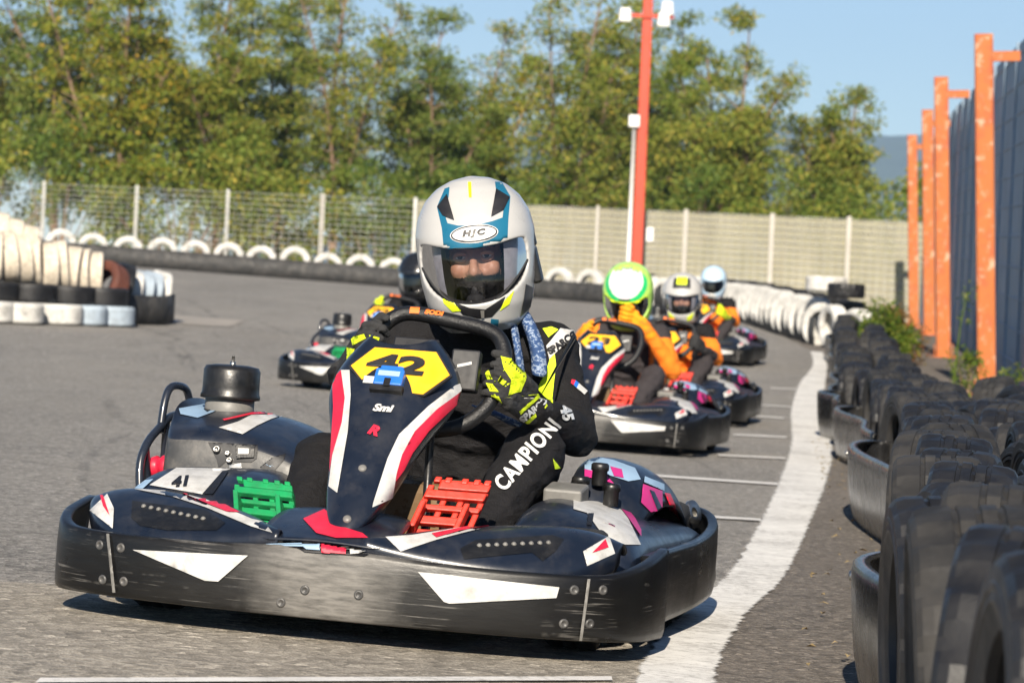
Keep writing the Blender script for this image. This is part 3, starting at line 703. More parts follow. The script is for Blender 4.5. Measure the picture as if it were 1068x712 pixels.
m['leaf'] = leafmat('green_leaves', [(0, (.10, .16, .024)), (.45, (.20, .26, .042)), (.8, (.30, .31, .06)), (1, (.44, .36, .07))])
m['leafy'] = leafmat('autumn_leaves', [(0, (.10, .16, .02)), (.45, (.21, .26, .035)), (.86, (.36, .33, .045)), (1, (.52, .33, .04))])
m['leafd'] = leafmat('dark_green_leaves', [(0, (.08, .135, .024)), (.5, (.15, .215, .042)), (.9, (.23, .27, .06)), (1, (.34, .30, .07))])
m['bark'] = M('pale_bark', (.20, .13, .085), .9, .25, 6, bump=.3, bscale=30)
m['weed'] = leafmat('weed_leaves', [(0, (.05, .10, .01)), (.6, (.13, .20, .02)), (1, (.30, .30, .05))])
m['weedr'] = leafmat('dry_weed_leaves', [(0, (.10, .08, .015)), (.6, (.22, .13, .04)), (1, (.28, .08, .03))])

# ------------------------------------------------------------------ ground, markings, hills
def ground_sheet(name, xs, ys, mat, dz, **k):
    mb = MB(); v, f = loft([[Vector((x, y, gz(x, y) + dz)) for y in ys] for x in xs]); mb.add(v, f)
    return mb.build(name, [mat], **k)
xs = sorted(set([-400, -250, -160, -100, -60] + [-40 + i for i in range(0, 81)] + [60, 100, 160, 250, 400])); ys = [-40, -20, -10, -5] + [i for i in range(0, 80)] + [85, 95, 110, 140, 200, 300, 500]
ground_sheet('asphalt_ground', xs, ys, m['asphalt'], 0, kind='structure')
def strip(name, pts, mat, dz, jit=0, step=.12, **k):
    """pts: (x_left, x_right, y)"""
    A = smooth_path([Vector((a, b, y)) for a, b, y in pts], 40); mb = MB(); rows = []; acc = 1e9; last = None
    for p in A:
        if last is not None and (p - last).length < step: continue
        last = p; a = p.x + jit * noise.noise(Vector((p.z * 5, 1, 0))) * 1 + jit * .6 * noise.noise(Vector((p.z * 17, 5, 0))); b = p.y + jit * noise.noise(Vector((p.z * 5, 9, 0))) + jit * .6 * noise.noise(Vector((p.z * 17, 15, 0)))
        n = max(2, int((b - a) / 1.2) + 1)
        rows.append([Vector((a + (b - a) * i / n, p.z, gz(a + (b - a) * i / n, p.z) + dz)) for i in range(n + 1)])
    nmax = max(max(len(r) for r in rows), 7 if name == 'edge_line' else 0); rows = [[Vector((r[0].x + (r[-1].x - r[0].x) * i / (nmax - 1), r[0].y, 0)) for i in range(nmax)] for r in rows]
    for r in rows:
        for q in r: q.z = gz(q.x, q.y) + dz
    v, f = loft(rows[::-1]); mb.add(v, f); return mb.build(name, [mat], **k)
LINE = [(.20, 4.2), (.27, 5.6), (.38, 7.1), (.53, 8.4), (.72, 9.72), (1.02, 12.5), (1.40, 16.24), (1.85, 21), (2.30, 26.6), (2.80, 32), (3.30, 36.9), (3.62, 41)]
def line_x(y):
    for (x0, y0), (x1, y1) in zip(LINE, LINE[1:]):
        if y <= y1: return x0 + (x1 - x0) * (y - y0) / (y1 - y0)
    return LINE[-1][0]
def line_w(y): return .14 + .10 * sm((y - 8) / 14) - .1 * sm((y - 30) / 8)
strip('dirt_verge', [(line_x(y), 5.2 + max(0, y - 30) * .09, y) for y in (3, 5, 7, 9, 12, 16, 21, 27, 33, 40, 50, 62)], m['verge'], .004, .05, .4, kind='structure')
strip('edge_line', [(x - line_w(y) * .58, x + line_w(y) * .58, y) for x, y in LINE], m['linepaint'], .008, .008, .06, kind='structure')
edge_attr(COL.objects['edge_line'], [0, .55, 1, 1, 1, .55, 0])
gl = MB()
for (ax, ay), (bx, by) in (((.55, 15.3), (1.22, 15.45)), ((.70, 12.40), (.93, 12.48)), ((1.12, 18.3), (1.50, 18.6)), ((1.40, 21.45), (1.75, 21.7)), ((1.7, 24.75), (1.98, 24.85)), ((1.9, 26.9), (2.2, 27)), ((2.3, 30.5), (2.55, 30.7)), ((-.78, 5.86), (.22, 6.62))):
    wd = .07 if ay > 8 else .035; a = Vector((ax, ay)); b = Vector((bx, by)); n = Vector((0, 1)); k = 6
    if ay > 14: wd = .10
    rows = [[Vector((*(a.lerp(b, i / k) + n * s * wd), 0)) for s in (1, -1)] for i in range(k + 1)]
    for r in rows:
        for q in r: q.z = gz(q.x, q.y) + .006
    v, f = loft(rows); gl.add(v, [q[::-1] for q in f])
edge_attr(gl.build('road_markings', [m['thinpaint']], kind='structure'), [.45, .45])
ground_sheet('sand_patch', [-3.9 + .1 * i for i in range(12)], [34.6 + .3 * i for i in range(9)], m['sand'], .006, kind='structure')
edge_attr(COL.objects['sand_patch'], [1 * min(1, min(i // 9, 11 - i // 9) / 3, min(i % 9, 8 - i % 9) / 2) for i in range(108)])
m['coarse'] = asphalt('coarse_asphalt', (.13, .118, .10), (.29, .265, .225), (.55, .49, .41), (.36, .32, .26), 42)
strip_rows = []
for k in range(60):
    xx = -9 + k * .158; ye = 7.72 + .10 * noise.noise(Vector((xx * 1.7, 3, 1))) + .05 * noise.noise(Vector((xx * 7, 8, 2))) + .05 * xx
    strip_rows.append([Vector((xx, 2 + (ye - 2) * q, gz(xx, 2 + (ye - 2) * q) + .002)) for q in (0, .3, .6, .85, 1)])
mb = MB(); v, f = loft(strip_rows); mb.add(v, f); mb.build('coarse_asphalt', [m['coarse']], kind='structure')
sk = MB(); sr = random.Random(9); cols_ = [0, 1, 1, 0]
for i in range(26):
    y0_ = sr.uniform(7.5, 40); x0_ = -.5 - .02 * y0_ + sr.uniform(-1.4, 1.1) * (.5 + y0_ / 30); ln_ = sr.uniform(2, 7); cv = sr.uniform(-.012, .03); sl0 = sr.uniform(-.28, -.02); wd_ = sr.uniform(.05, .13); rows = []
    for k in range(15):
        q = k / 14; yy = y0_ + ln_ * q; xx = x0_ + sl0 * ln_ * q + cv * (ln_ * q) ** 2; w2 = wd_ * (1 - abs(2 * q - 1) ** 4)
        rows.append([Vector((xx + w2 * u, yy, gz(xx + w2 * u, yy) + .004 + .0003 * i)) for u in (-.5, -.2, .2, .5)])
    v, f = loft(rows[::-1]); sk.add(v, f)
edge_attr(sk.build('skid_marks', [m['skid']], kind='structure'), cols_)
mb = MB(); rows = []
for j in range(9):
    r = []
    for i in range(60):
        x = -1800 + i * 60; q = j / 8; y = 2600 + 900 * q
        hgt = (200 if x > 100 else 45 + 155 * sm((x + 250) / 350)) * math.sin(q * math.pi * .5) + 26 * noise.noise(Vector((x * .004, q * 2, 3))) * q + 8 * noise.noise(Vector((x * .02, q * 4, 1))) * q
        r.append(Vector((x, y, hgt - 30 * (1 - q))))
    rows.append(r)
v, f = loft(rows[::-1]); mb.add(v, f); mb.build('hills', [M('hill_scrub', (.05, .07, .035), .9, .3, .01)], kind='structure')

# ------------------------------------------------------------------ tyres
def tyre_mesh(name, r, wd, mats, tread=True, seed=0):
    h = wd / 2; ri = r * .60; g = .005
    prof = [(ri, -h * .72), (ri * 1.04, -h * .86), (r * .74, -h * .97), (r * .755, -h * 1.0), (r * .80, -h * .985), (r * .815, -h * 1.02), (r * .84, -h * 1.02), (r * .85, -h * 1.0), (r * .92, -h * .99), (r * .972, -h * .90), (r * .994, -h * .74)]
    for c in (-.34, 0, .34):
        prof += [(r, h * (c - .06)), (r - g, h * (c - .045)), (r - g, h * (c + .045)), (r, h * (c + .06))]
    prof += [(r * .994, h * .74), (r * .972, h * .90), (r * .92, h * .99), (r * .85, h * 1.0), (r * .84, h * 1.02), (r * .815, h * 1.02), (r * .80, h * .985), (r * .755, h), (r * .74, h * .97), (ri * 1.04, h * .86), (ri, h * .72), (ri * 1.03, h * .5), (r * .9, h * .45), (r * .9, -h * .45), (ri * 1.03, -h * .5)]
    mb = MB(); seg = 75; rows = []
    for a, b in prof:
        row = []
        for k in range(seg):
            rr = a
            if tread and a > r * .93 and ((abs(b) > h * .46 and k % 5 in (0, 1)) or (abs(b) < h * .30 and abs(b) > h * .04 and (k + (2 if b > 0 else 0)) % 5 == 0)): rr -= .008
            an = 2 * math.pi * k / seg; row.append(Vector((b, rr * math.cos(an), rr * math.sin(an))))
        rows.append(row)
    v, f = loft(rows, True, True); mb.add(v, f)
    me = bpy.data.meshes.new(name); me.from_pydata(mb.v, [], mb.f); me.polygons.foreach_set('use_smooth', [True] * len(me.polygons)); me.set_sharp_from_angle(angle=R(14))
    for mm in mats: me.materials.append(mm)
    return me
def place_tyre(me, loc, rz, label, group, tilt=0, flat=False, name='tyre', roll=0):
    o = bpy.data.objects.new(name, me); COL.objects.link(o)
    R3 = Matrix.Rotation(rz, 4, 'Z') @ (Matrix.Rotation(R(90), 4, 'Y') if flat else Matrix.Rotation(tilt, 4, 'X') @ Matrix.Rotation(roll, 4, 'Y')) @ Matrix.Rotation(random.random() * 6.28, 4, 'X')
    o.matrix_world = Matrix.Translation(loc) @ R3
    return setp(o, label, 'tyre', group)
TB = [tyre_mesh('barrier_tyre', .236, .18, [m['tyre']]), tyre_mesh('barrier_tyre', .246, .19, [m['tyredust']]), tyre_mesh('barrier_tyre', .226, .172, [m['tyre']])]
TW = tyre_mesh('white_tyre', .285, .19, [m['whitetyre']], False)
TC = tyre_mesh('cream_tyre', .245, .15, [m['creamtyre']], False)
TBL = tyre_mesh('pale_blue_tyre', .25, .185, [m['bluetyre']], False)
TWS = tyre_mesh('white_tyre', .26, .185, [m['whitetyre']], False)
TBS = tyre_mesh('black_tyre', .26, .175, [m['tyre']], False)
TR = tyre_mesh('brown_tyre', .25, .18, [m['rustytyre']], False)
def interp(P, y):
    if y <= P[0][1]: return P[0][0]
    for (x0, y0), (x1, y1) in zip(P, P[1:]):
        if y <= y1: return x0 + (x1 - x0) * (y - y0) / (y1 - y0)
    return P[-1][0]
BAR = [(.52, 3.2), (.60, 3.85), (.74, 5.66), (.84, 6.6), (1.16, 9.2), (1.56, 12.9), (2.17, 20.4), (2.36, 23.6), (3.0, 31), (3.55, 37), (3.98, 41.5)]
G1 = 'black tyres standing in the barrier beside the white line'
rnd = random.Random(5)
y = 3.75; i = 0
while y < 41:
    x = interp(BAR, y); me = TB[(i * 2 + (i // 3)) % 3]; r = .233
    yaw = R(rnd.uniform(-9, 13)) - .1; lab = 'black tyre standing in the front barrier row along the white line'; grp = 'front row of barrier tyres'
    o = place_tyre(me, (x + rnd.uniform(-.02, .05), y, gz(x, y) + r - .01 + rnd.uniform(-.015, .03)), yaw, lab, grp, R(rnd.uniform(-9, 9)), roll=R(rnd.uniform(-4, 4)))
    if i == 2: o['label'] = 'blurred black tyre with a pale bolt in its tread, lower right corner'; o.pop('group', None); near_t = o
    y += rnd.uniform(.47, .56) * (1 if y < 14 else 1.25); i += 1
y = 4.6; i = 0
while y < 41:
    x = interp(BAR, y) + .30; me = TB[(i + 1) % 3]
    o = place_tyre(me, (x + rnd.uniform(-.05, .09), y, gz(x, y) + .233 + rnd.uniform(-.03, .02)), R(rnd.uniform(-18, 18)) - .1, 'black tyre standing in the back row of the barrier, nearer the blue wall', 'back row of barrier tyres', R(rnd.uniform(-12, 12)), roll=R(rnd.uniform(-8, 8)))
    y += rnd.uniform(.48, .62) * (1 if y < 14 else 1.3); i += 1
y = 7.4
while y < 20:
    x = interp(BAR, y) + .62
    place_tyre(TB[int(y) % 3], (x + rnd.uniform(-.05, .09), y, gz(x, y) + .255 + rnd.uniform(-.05, .03)), R(rnd.uniform(-30, 30)), 'black tyre in the third row of the barrier, on the weedy strip', 'third row of barrier tyres', R(rnd.uniform(-14, 14)), roll=R(rnd.uniform(-12, 12)))
    y += rnd.uniform(.8, 1.3)
mb = MB(); mb.lathe([(.013, -.006), (.012, .008), (.007, .012), (0, .012)], near_t.matrix_world.inverted() @ (near_t.matrix_world.translation + Vector((.01, -.232, .055))), near_t.matrix_world.to_3x3().inverted() @ Vector((0, -1, .25)), 12); mb.build('bolt', [m['steel']], near_t)
# glossy black guard panels in front of the barrier tyres
for i, (ax, ay, bx, by, hh) in enumerate(((.735, 7.05, .625, 4.3, .265), (1.385, 13.9, 1.02, 7.9, .28), (1.90, 20.0, 1.60, 15.0, .28), (2.04, 22.6, 1.98, 20.6, .30), (2.62, 27.9, 2.18, 23.4, .28), (3.12, 33.6, 2.72, 28.6, .28), (3.62, 39.6, 3.2, 34.4, .28))):
    A = Vector((ax + .005, ay, 0)); B = Vector((bx + .02, by, 0)); t = (B - A).normalized(); n = Vector((t.y, -t.x, 0)); n = n if n.x < 0 else -n; rows = []; N = 14
    for k in range(N + 1):
        q = k / N; p = A.lerp(B, q) + n * (.035 * math.sin(q * 9) - .05 * max(0, .08 - q) * 10)
        z0 = gz(p.x, p.y)
        rows.append([Vector((p.x, p.y, z0 + .005)) - n * .012, Vector((p.x, p.y, z0 + hh * .3)) + n * .01, Vector((p.x, p.y, z0 + hh * .7)) + n * .016, Vector((p.x, p.y, z0 + hh * .96)) + n * .022, Vector((p.x, p.y, z0 + hh)) + n * .012, Vector((p.x, p.y, z0 + hh * .97)) - n * .012])
    # the far end folds back towards the tyres
    rows = [[p - n * .13 - t * .03 for p in rows[0]], [p - n * .05 - t * .035 for p in rows[0]]] + rows
    o = sheet('guard_panel', rows, [m['panelblack']], None, .006, 1)
    setp(o, ['glossy black guard panel at the lower right corner, nearest the camera', 'black guard panel just beyond the nearest one, with a lit edge', 'third black guard panel along the white line, counted from the camera', 'short black guard panel beside the far bend of the white line', 'black guard panel beyond the short one', 'small far black guard panel next to the last', 'farthest black guard panel, by the white tyre wall'][i], 'barrier panel', 'black guard panels of the tyre barrier')
    sc = MB()
    for q in (.02, .9):
        p = A.lerp(B, q) + n * .03; sc.lathe([(.010, -.004), (.010, .004), (0, .006)], (p.x, p.y, gz(p.x, p.y) + hh * .8), n, 10)
    sc.build('panel_bolt', [m['steel']], o)

# ------------------------------------------------------------------ far tyre wall with its rubber belt
WALL = smooth_path([Vector(p) for p in ((-11, 62.5, 0), (-6, 63.0, 0), (-2, 63.0, 0), (.6, 62.8, 0), (2.1, 61.2, 0), (3.0, 58, 0), (3.40, 53, 0), (3.55, 48, 0), (3.78, 43.2, 0))], 24)
acc = 0; nxt = .3; cnt = 0; seg_rows = []; belts = []
for a, b in zip(WALL, WALL[1:]):
    L = (b - a).length; t = (b - a) / L; out = Vector((t.y, -t.x, 0))        # towards the track
    while acc + L >= nxt:
        p = a.lerp(b, (nxt - acc) / L); back = p - out * .16; far = p.y < 60.5
        rz = math.atan2(t.y, t.x) + R(90) + R(rnd.uniform(-6, 6)) + (R(40) if far else 0)
        place_tyre(TW, (back.x, back.y, gz(back.x, back.y) + .29 + rnd.uniform(-.045, .035)), rz, ('white tyre in the right end of the far tyre wall, below the beige net' if far else 'white tyre of the far wall, half behind the black belt'), 'white tyres of the far wall, right stretch' if far else 'white tyres of the far wall, long stretch', R(rnd.uniform(-4, 4)))
        if far:
            bk = p - out * .55; place_tyre(TB[cnt % 3], (bk.x, bk.y, gz(bk.x, bk.y) + .36), rz + R(rnd.uniform(-10, 10)), 'black tyre standing behind the white tyres at the right end of the far wall', 'black tyres behind the white ones')
        cnt += 1; nxt += rnd.uniform(.58, .64) if not far else rnd.uniform(.66, .76)
    acc += L
def belt(i0, i1, label):
    rows = []
    for i in range(i0, i1 + 1):
        p = WALL[i]; t = (WALL[min(i + 1, len(WALL) - 1)] - WALL[max(i - 1, 0)]).normalized(); out = Vector((t.y, -t.x, 0)); z = gz(p.x, p.y)
        rows.append([Vector((p.x, p.y, z - .02)), Vector((p.x, p.y, z + .16)) + out * .02, Vector((p.x, p.y, z + .35))])
    o = sheet('barrier_belt', rows[::-1], [m['belt']], None, .02, 0); return setp(o, label, 'barrier belt', 'black belts along the far tyre wall')
n_ = len(WALL) - 1
belt(0, int(n_ * .36), 'black rubber belt under the white tyres, left stretch behind the cream tyre pile')
belt(int(n_ * .36) + 0, int(n_ * .60), 'black rubber belt under the white tyres behind the leading driver')
belt(int(n_ * .60), n_, 'black rubber belt curving along the right end of the far tyre wall')
g7 = 'tyres of the barrier end by the far wall'
for i, (x, y, z, me, lab) in enumerate(((3.95, 42.6, .29, TWS, 'white tyre at the near end of the far wall, low'), (4.22, 42.2, .27, TWS, 'white tyre beside the barrier end, next to weeds'), (4.15, 43.2, .72, TB[0], 'black tyre lying on top of the far wall end'), (4.55, 43.0, .30, TB[1], 'black tyre between the far wall end and weeds'), (3.93, 43.6, .78, TWS, 'white tyre topping the near end of the far wall'))):
    place_tyre(me, (x, y, gz(x, y) + z), R(20 + 15 * i), lab, None, R(5 * i), flat=z > .6)

# ------------------------------------------------------------------ tyre pile on the inside of the bend
def at(px_, d): 
    v = px_ray(px_, 340); return (CAM + v * (d / v.y)).x
zc = lambda x, y: gz(x, y)
row = [(-14, 31.6, TWS), (16, 31.8, TWS), (57, 32.3, TWS), (84, 32.6, TBL), (113, 32.9, TBL)]
for i, (p, d, me) in enumerate(row):
    x = at(p, d); place_tyre(me, (x, d, zc(x, d) + .095), .3 * i, ['', 'white tyre lying flat at the left edge, bottom of the pile', 'second flat white tyre in the bottom layer of the pile', 'flat pale blue tyre in the bottom layer, under the cream row', 'flat pale blue tyre at the bottom, beside the black panel'][i] or 'white tyre lying flat, bottom layer cut by the left frame edge', 'bottom layer of the tyre pile', flat=True)
for i, p in enumerate((-10, 30, 70, 104)):
    d = 32.2 + i * .25; x = at(p, d); place_tyre(TBS, (x, d, zc(x, d) + .27), .4 * i, 'black tyre lying flat in the middle layer of the pile', 'black middle layer of the tyre pile', flat=True)
for i, p in enumerate((-8, 6, 20, 34, 48, 61, 74, 86, 97)):
    d = 32.3 + i * .12; x = at(p, d); place_tyre(TC, (x, d, zc(x, d) + .355 + .245 - .017 * i + rnd.uniform(-.025, .02)), R(rnd.uniform(-6, 22)), 'cream painted tyre standing in the row on top of the pile', 'cream tyres standing on the pile', tilt=R(6 * (i % 3 - 1)), roll=R(rnd.uniform(-9, 5)))
for i, p in enumerate((-6, 9, 25)):
    d = 32.7; x = at(p, d); place_tyre(TC, (x, d, zc(x, d) + .355 + .40 - .05 * i), R(12), 'cream painted tyre raised behind the row at the left edge', 'raised cream tyres', roll=R(8))
x = at(108, 33.2); place_tyre(TR, (x, 33.2, zc(x, 33.2) + .36), R(40), 'reddish brown tyre leaning at the right end of the cream row', None, R(20), roll=R(25))
x = at(124, 33.7); place_tyre(TBS, (x, 33.7, zc(x, 33.7) + .33), R(15), 'black tyre standing between the brown tyre and the black panel', None, roll=R(14))
for i, (p, me) in enumerate(((132, TWS), (144, TBL), (153, TBL), (162, TWS))):
    d = 34.1 + .2 * i; x = at(p, d); place_tyre(me, (x, d, zc(x, d) + .26), R(18), 'pale tyre standing behind the black panel at the end of the pile', 'pale tyres behind the pile end panel', roll=R(12))
rows = []
for k in range(15):
    q = k / 14; p = Vector((at(133, 33.5), 33.5, 0)).lerp(Vector((at(172, 34.1), 34.1, 0)), min(1, q * 1.25)) + Vector((.0, 1, 0)) * (max(0, q - .8) * 4.0) ; z = gz(p.x, p.y)
    rows.append([Vector((p.x, p.y, z)), Vector((p.x, p.y, z + .15)), Vector((p.x, p.y, z + .29))])
o = sheet('end_panel', rows, [m['belt']], None, .02, 0); setp(o, 'dull black panel wrapped round the right end of the tyre pile', 'barrier panel')

# ------------------------------------------------------------------ blue wall and orange posts
def wall_x(y): return 4.84 + .09 * (y - 32.8)
mb = MB(); seam = MB(); ribs = MB()
y0, y1, hgt = 20.0, 65.4, 3.52
n = Vector((-1, .09, 0)).normalized(); tdir = Vector((.09, 1, 0)).normalized()
z0 = .0
rows = []
prof = []
yy = y0
while yy < y1: prof.append(yy); yy += .5
for yy in prof:
    b = Vector((wall_x(yy), yy, gz(wall_x(yy), yy)))
    rows.append([b, b + Vector((0, 0, hgt)), b + Vector((0, 0, hgt)) - n * .08, b - n * .08])
v, f = loft(rows, False, True); mb.add(v, f, 0, False)
wroot = empty('blue_wall', (wall_x(33), 33, gz(wall_x(33), 33)), label='tall blue grey panel wall behind the orange posts', cat='wall')
def wpart(b, name, mat, smooth=True):
    o = b.build(name, [mat], None, smooth); o.parent = wroot; o.matrix_parent_inverse = Matrix.Translation(wroot.location).inverted(); return o
wpart(mb, 'wall_panel', m['bluewall'], False)
for k in range(11):
    h = .3 + k * .31
    ribs.tube([Vector((wall_x(q), q, gz(wall_x(q), q) + h)) + n * .002 for q in [20 + i * 2.5 for i in range(19)]], .013, 6)
wpart(ribs, 'panel_rib', m['bluewall'])
for k in range(19):
    q = 21.3 + k * 2.4; b = Vector((wall_x(q), q, gz(wall_x(q), q))) + n * .03; seam.box(b + Vector((0, 0, hgt / 2)) - n * .022, (.10, .03, hgt + .03), 0, Matrix.Rotation(math.pi / 2 - math.atan2(.09, 1), 3, 'Z'))
wpart(seam, 'wall_seam', m['bluewall'], False)
for i, (x, y, h) in enumerate(((4.53, 32.8, 3.42), (5.33, 42.6, 3.45), (6.40, 53, 3.45), (7.2, 62, 3.45))):
    z = gz(x, y); rt = empty('orange_post', (x, y, z), label=['faded orange steel post nearest the camera, tallest in view', 'orange steel post second from the camera, with an arm to the wall', 'orange steel post third from the camera, half behind the second', 'farthest orange steel post, before the end of the beige net'][i], cat='post', group='orange steel posts along the blue wall')
    rt.rotation_euler = (0, R(-3.0), R(-5)); w_ = .155
    b = MB(); b.box((0, 0, h / 2), (w_, .016, h)); b.box((-w_ / 2, .07, h / 2), (.016, .156, h)); b.box((w_ / 2, .07, h / 2), (.016, .156, h)); b.box((0, .07, h + .006), (w_ + .016, .16, .012)); b.box((0, .06, .01), (.34, .34, .02)); b.box((.11, .05, .09), (.012, .2, .16)); b.box((-.11, .05, .09), (.012, .2, .16)); b.build('post', [m['orangesteel']], rt)
    b = MB(); b.box((.21, .07, h - .20), (.27, .07, .095)); b.build('arm', [m['orangesteel']], rt)

# ------------------------------------------------------------------ fences at the back
FY = 66.0
def xat(p, d=FY): return at(p, d)
ZT = 2.66
fr = empty('mesh_fence', (xat(200), FY, gz(xat(200), FY)), label='see through wire mesh fence behind the white tyres, left of the helmet', cat='fence')
fb_ = empty('screened_fence', (xat(720), FY, gz(xat(720), FY)), label='fence covered with beige net, from the leading helmet to the wall', cat='fence')
def fpart(b, name, mat, rt, smooth=True):
    o = b.build(name, [mat], None, smooth); o.parent = rt; o.matrix_parent_inverse = Matrix.Translation(rt.location).inverted(); return o
posts = [-60, 40, 137, 232, 331, 428, 522, 618, 710, 800, 880, 960]
for i, p in enumerate(posts):
    x = xat(p); z = gz(x, FY); b = MB(); b.box((x, FY - (.14 if i >= 5 else 0), (z + ZT + .05) / 2), (.06 if p not in (331, 880, 800, 710) else .085, .06, ZT + .05 - z))
    fpart(b, 'post', m['concrete'] if p in (331, 880, 800, 710, 618) else m['galv'], fr if i < 5 else fb_, False)
def mesh_panel(xa, xb, rt, name='wire_panel', thick=.0052):
    b = MB(); za, zb = gz(xa, FY), gz(xb, FY)
    k = 15
    for j in range(k + 1):
        q = j / k; b.tube([(xa, FY - .05, za + .05 + (ZT - za - .05) * q), (xb, FY - .05, zb + .05 + (ZT - zb - .05) * q)], thick, 4)
    nn = int((xb - xa) / .14)
    for j in range(nn + 1):
        q = j / nn; x = xa + (xb - xa) * q; z = za + (zb - za) * q; b.tube([(x, FY - .058, z + .03), (x, FY - .058, ZT)], thick * .62, 4)
    fpart(b, name, m['galv'], rt)
for a, b in zip(posts[:6], posts[1:6]): mesh_panel(xat(a), xat(b), fr)
for a, b in zip(posts[5:], posts[6:]):
    xa, xb = xat(a), xat(b); q = MB(); rows = []
    for i in range(13):
        x = xa + (xb - xa) * i / 12; rows.append([Vector((x, FY - .03 + .012 * math.sin(i * 1.7 + z * 3), gz(x, FY) + .02 + (ZT - gz(x, FY) - .03) * z)) for z in (0, .25, .5, .75, 1)])
    v, f = loft(rows); q.add(v, f); fpart(q, 'net_panel', m['net'], fb_)
    mesh_panel(xa, xb, fb_, 'wire_panel', .007)

# ------------------------------------------------------------------ red light pole
x, y = at(661, 64.6), 64.6; z = gz(x, y)
rt = empty('light_pole', (x, y, z), label='tall red light pole with white floodlights behind the far tyres', cat='light pole')
b = MB(); b.box((0, 0, 3.6), (.20, .20, 7.2), 0, None, .86); b.box((0, 0, .03), (.5, .5, .06)); b.build('pole', [m['redsteel']], rt, bevel=.01)
b = MB(); b.box((0, -.1, 5.42), (.98, .07, .07)); b.build('cross_arm', [m['redsteel']], rt)
for sx, sz, sy in ((-.42, 5.42, -.2), (.30, 5.36, -.2), (.36, 5.58, -.16)):
    b = MB(); b.box((sx, sy, sz), (.24, .16, .24), 0, Matrix.Rotation(R(18), 3, 'X'), .8); b.box((sx, sy + .09, sz), (.05, .08, .1)); b.build('floodlight', [m['lampwhite']], rt, bevel=.02)
b = MB(); b.tube([(-.155, -.05, .2), (-.155, -.05, 3.4)], .035, 8); b.build('conduit', [m['lampwhite']], rt)
b = MB(); b.box((-.165, -.1, 3.45), (.2, .16, .22)); b.build('junction_box', [m['lampwhite']], rt, bevel=.01)
b = MB(); b.box((.22, -.12, 1.35), (.13, .1, .26)); b.build('junction_box', [m['lampwhite']], rt, bevel=.01)

# ------------------------------------------------------------------ trees and shrubs
RN = np.random.default_rng(11)
def leaves(name, centres, sizes, n_per, lw, ll, mat, parent, droop=.3):
    P = []; 
    tot = 0; V = []; 
    for c, s, k in zip(centres, sizes, n_per):
        g = RN.normal(0, 1, (k, 3)); g /= np.maximum(1e-6, np.linalg.norm(g, axis=1))[:, None]
        rad = RN.random(k) ** .45; p = np.array(c) + g * rad[:, None] * np.array(s)
        d = g * .8 + RN.normal(0, .6, (k, 3)); d[:, 2] -= droop; d /= np.linalg.norm(d, axis=1)[:, None]
        u = np.cross(d, RN.normal(0, 1, (k, 3))); u /= np.maximum(1e-6, np.linalg.norm(u, axis=1))[:, None]
        L = (ll * (.6 + .8 * RN.random(k)))[:, None]; W = (lw * (.6 + .8 * RN.random(k)))[:, None]
        V.append(np.stack([p, p + d * L * .45 + u * W, p + d * L, p + d * L * .5 - u * W], 1).reshape(-1, 3)); tot += k
    V = np.concatenate(V); me = bpy.data.meshes.new(name)
    me.vertices.add(len(V)); me.vertices.foreach_set('co', V.ravel()); me.loops.add(tot * 4); me.loops.foreach_set('vertex_index', np.arange(tot * 4))
    me.polygons.add(tot); me.polygons.foreach_set('loop_start', np.arange(tot) * 4); me.polygons.foreach_set('loop_total', np.full(tot, 4)); me.update(); me.validate()
    return link(name, me, mat, parent, False)
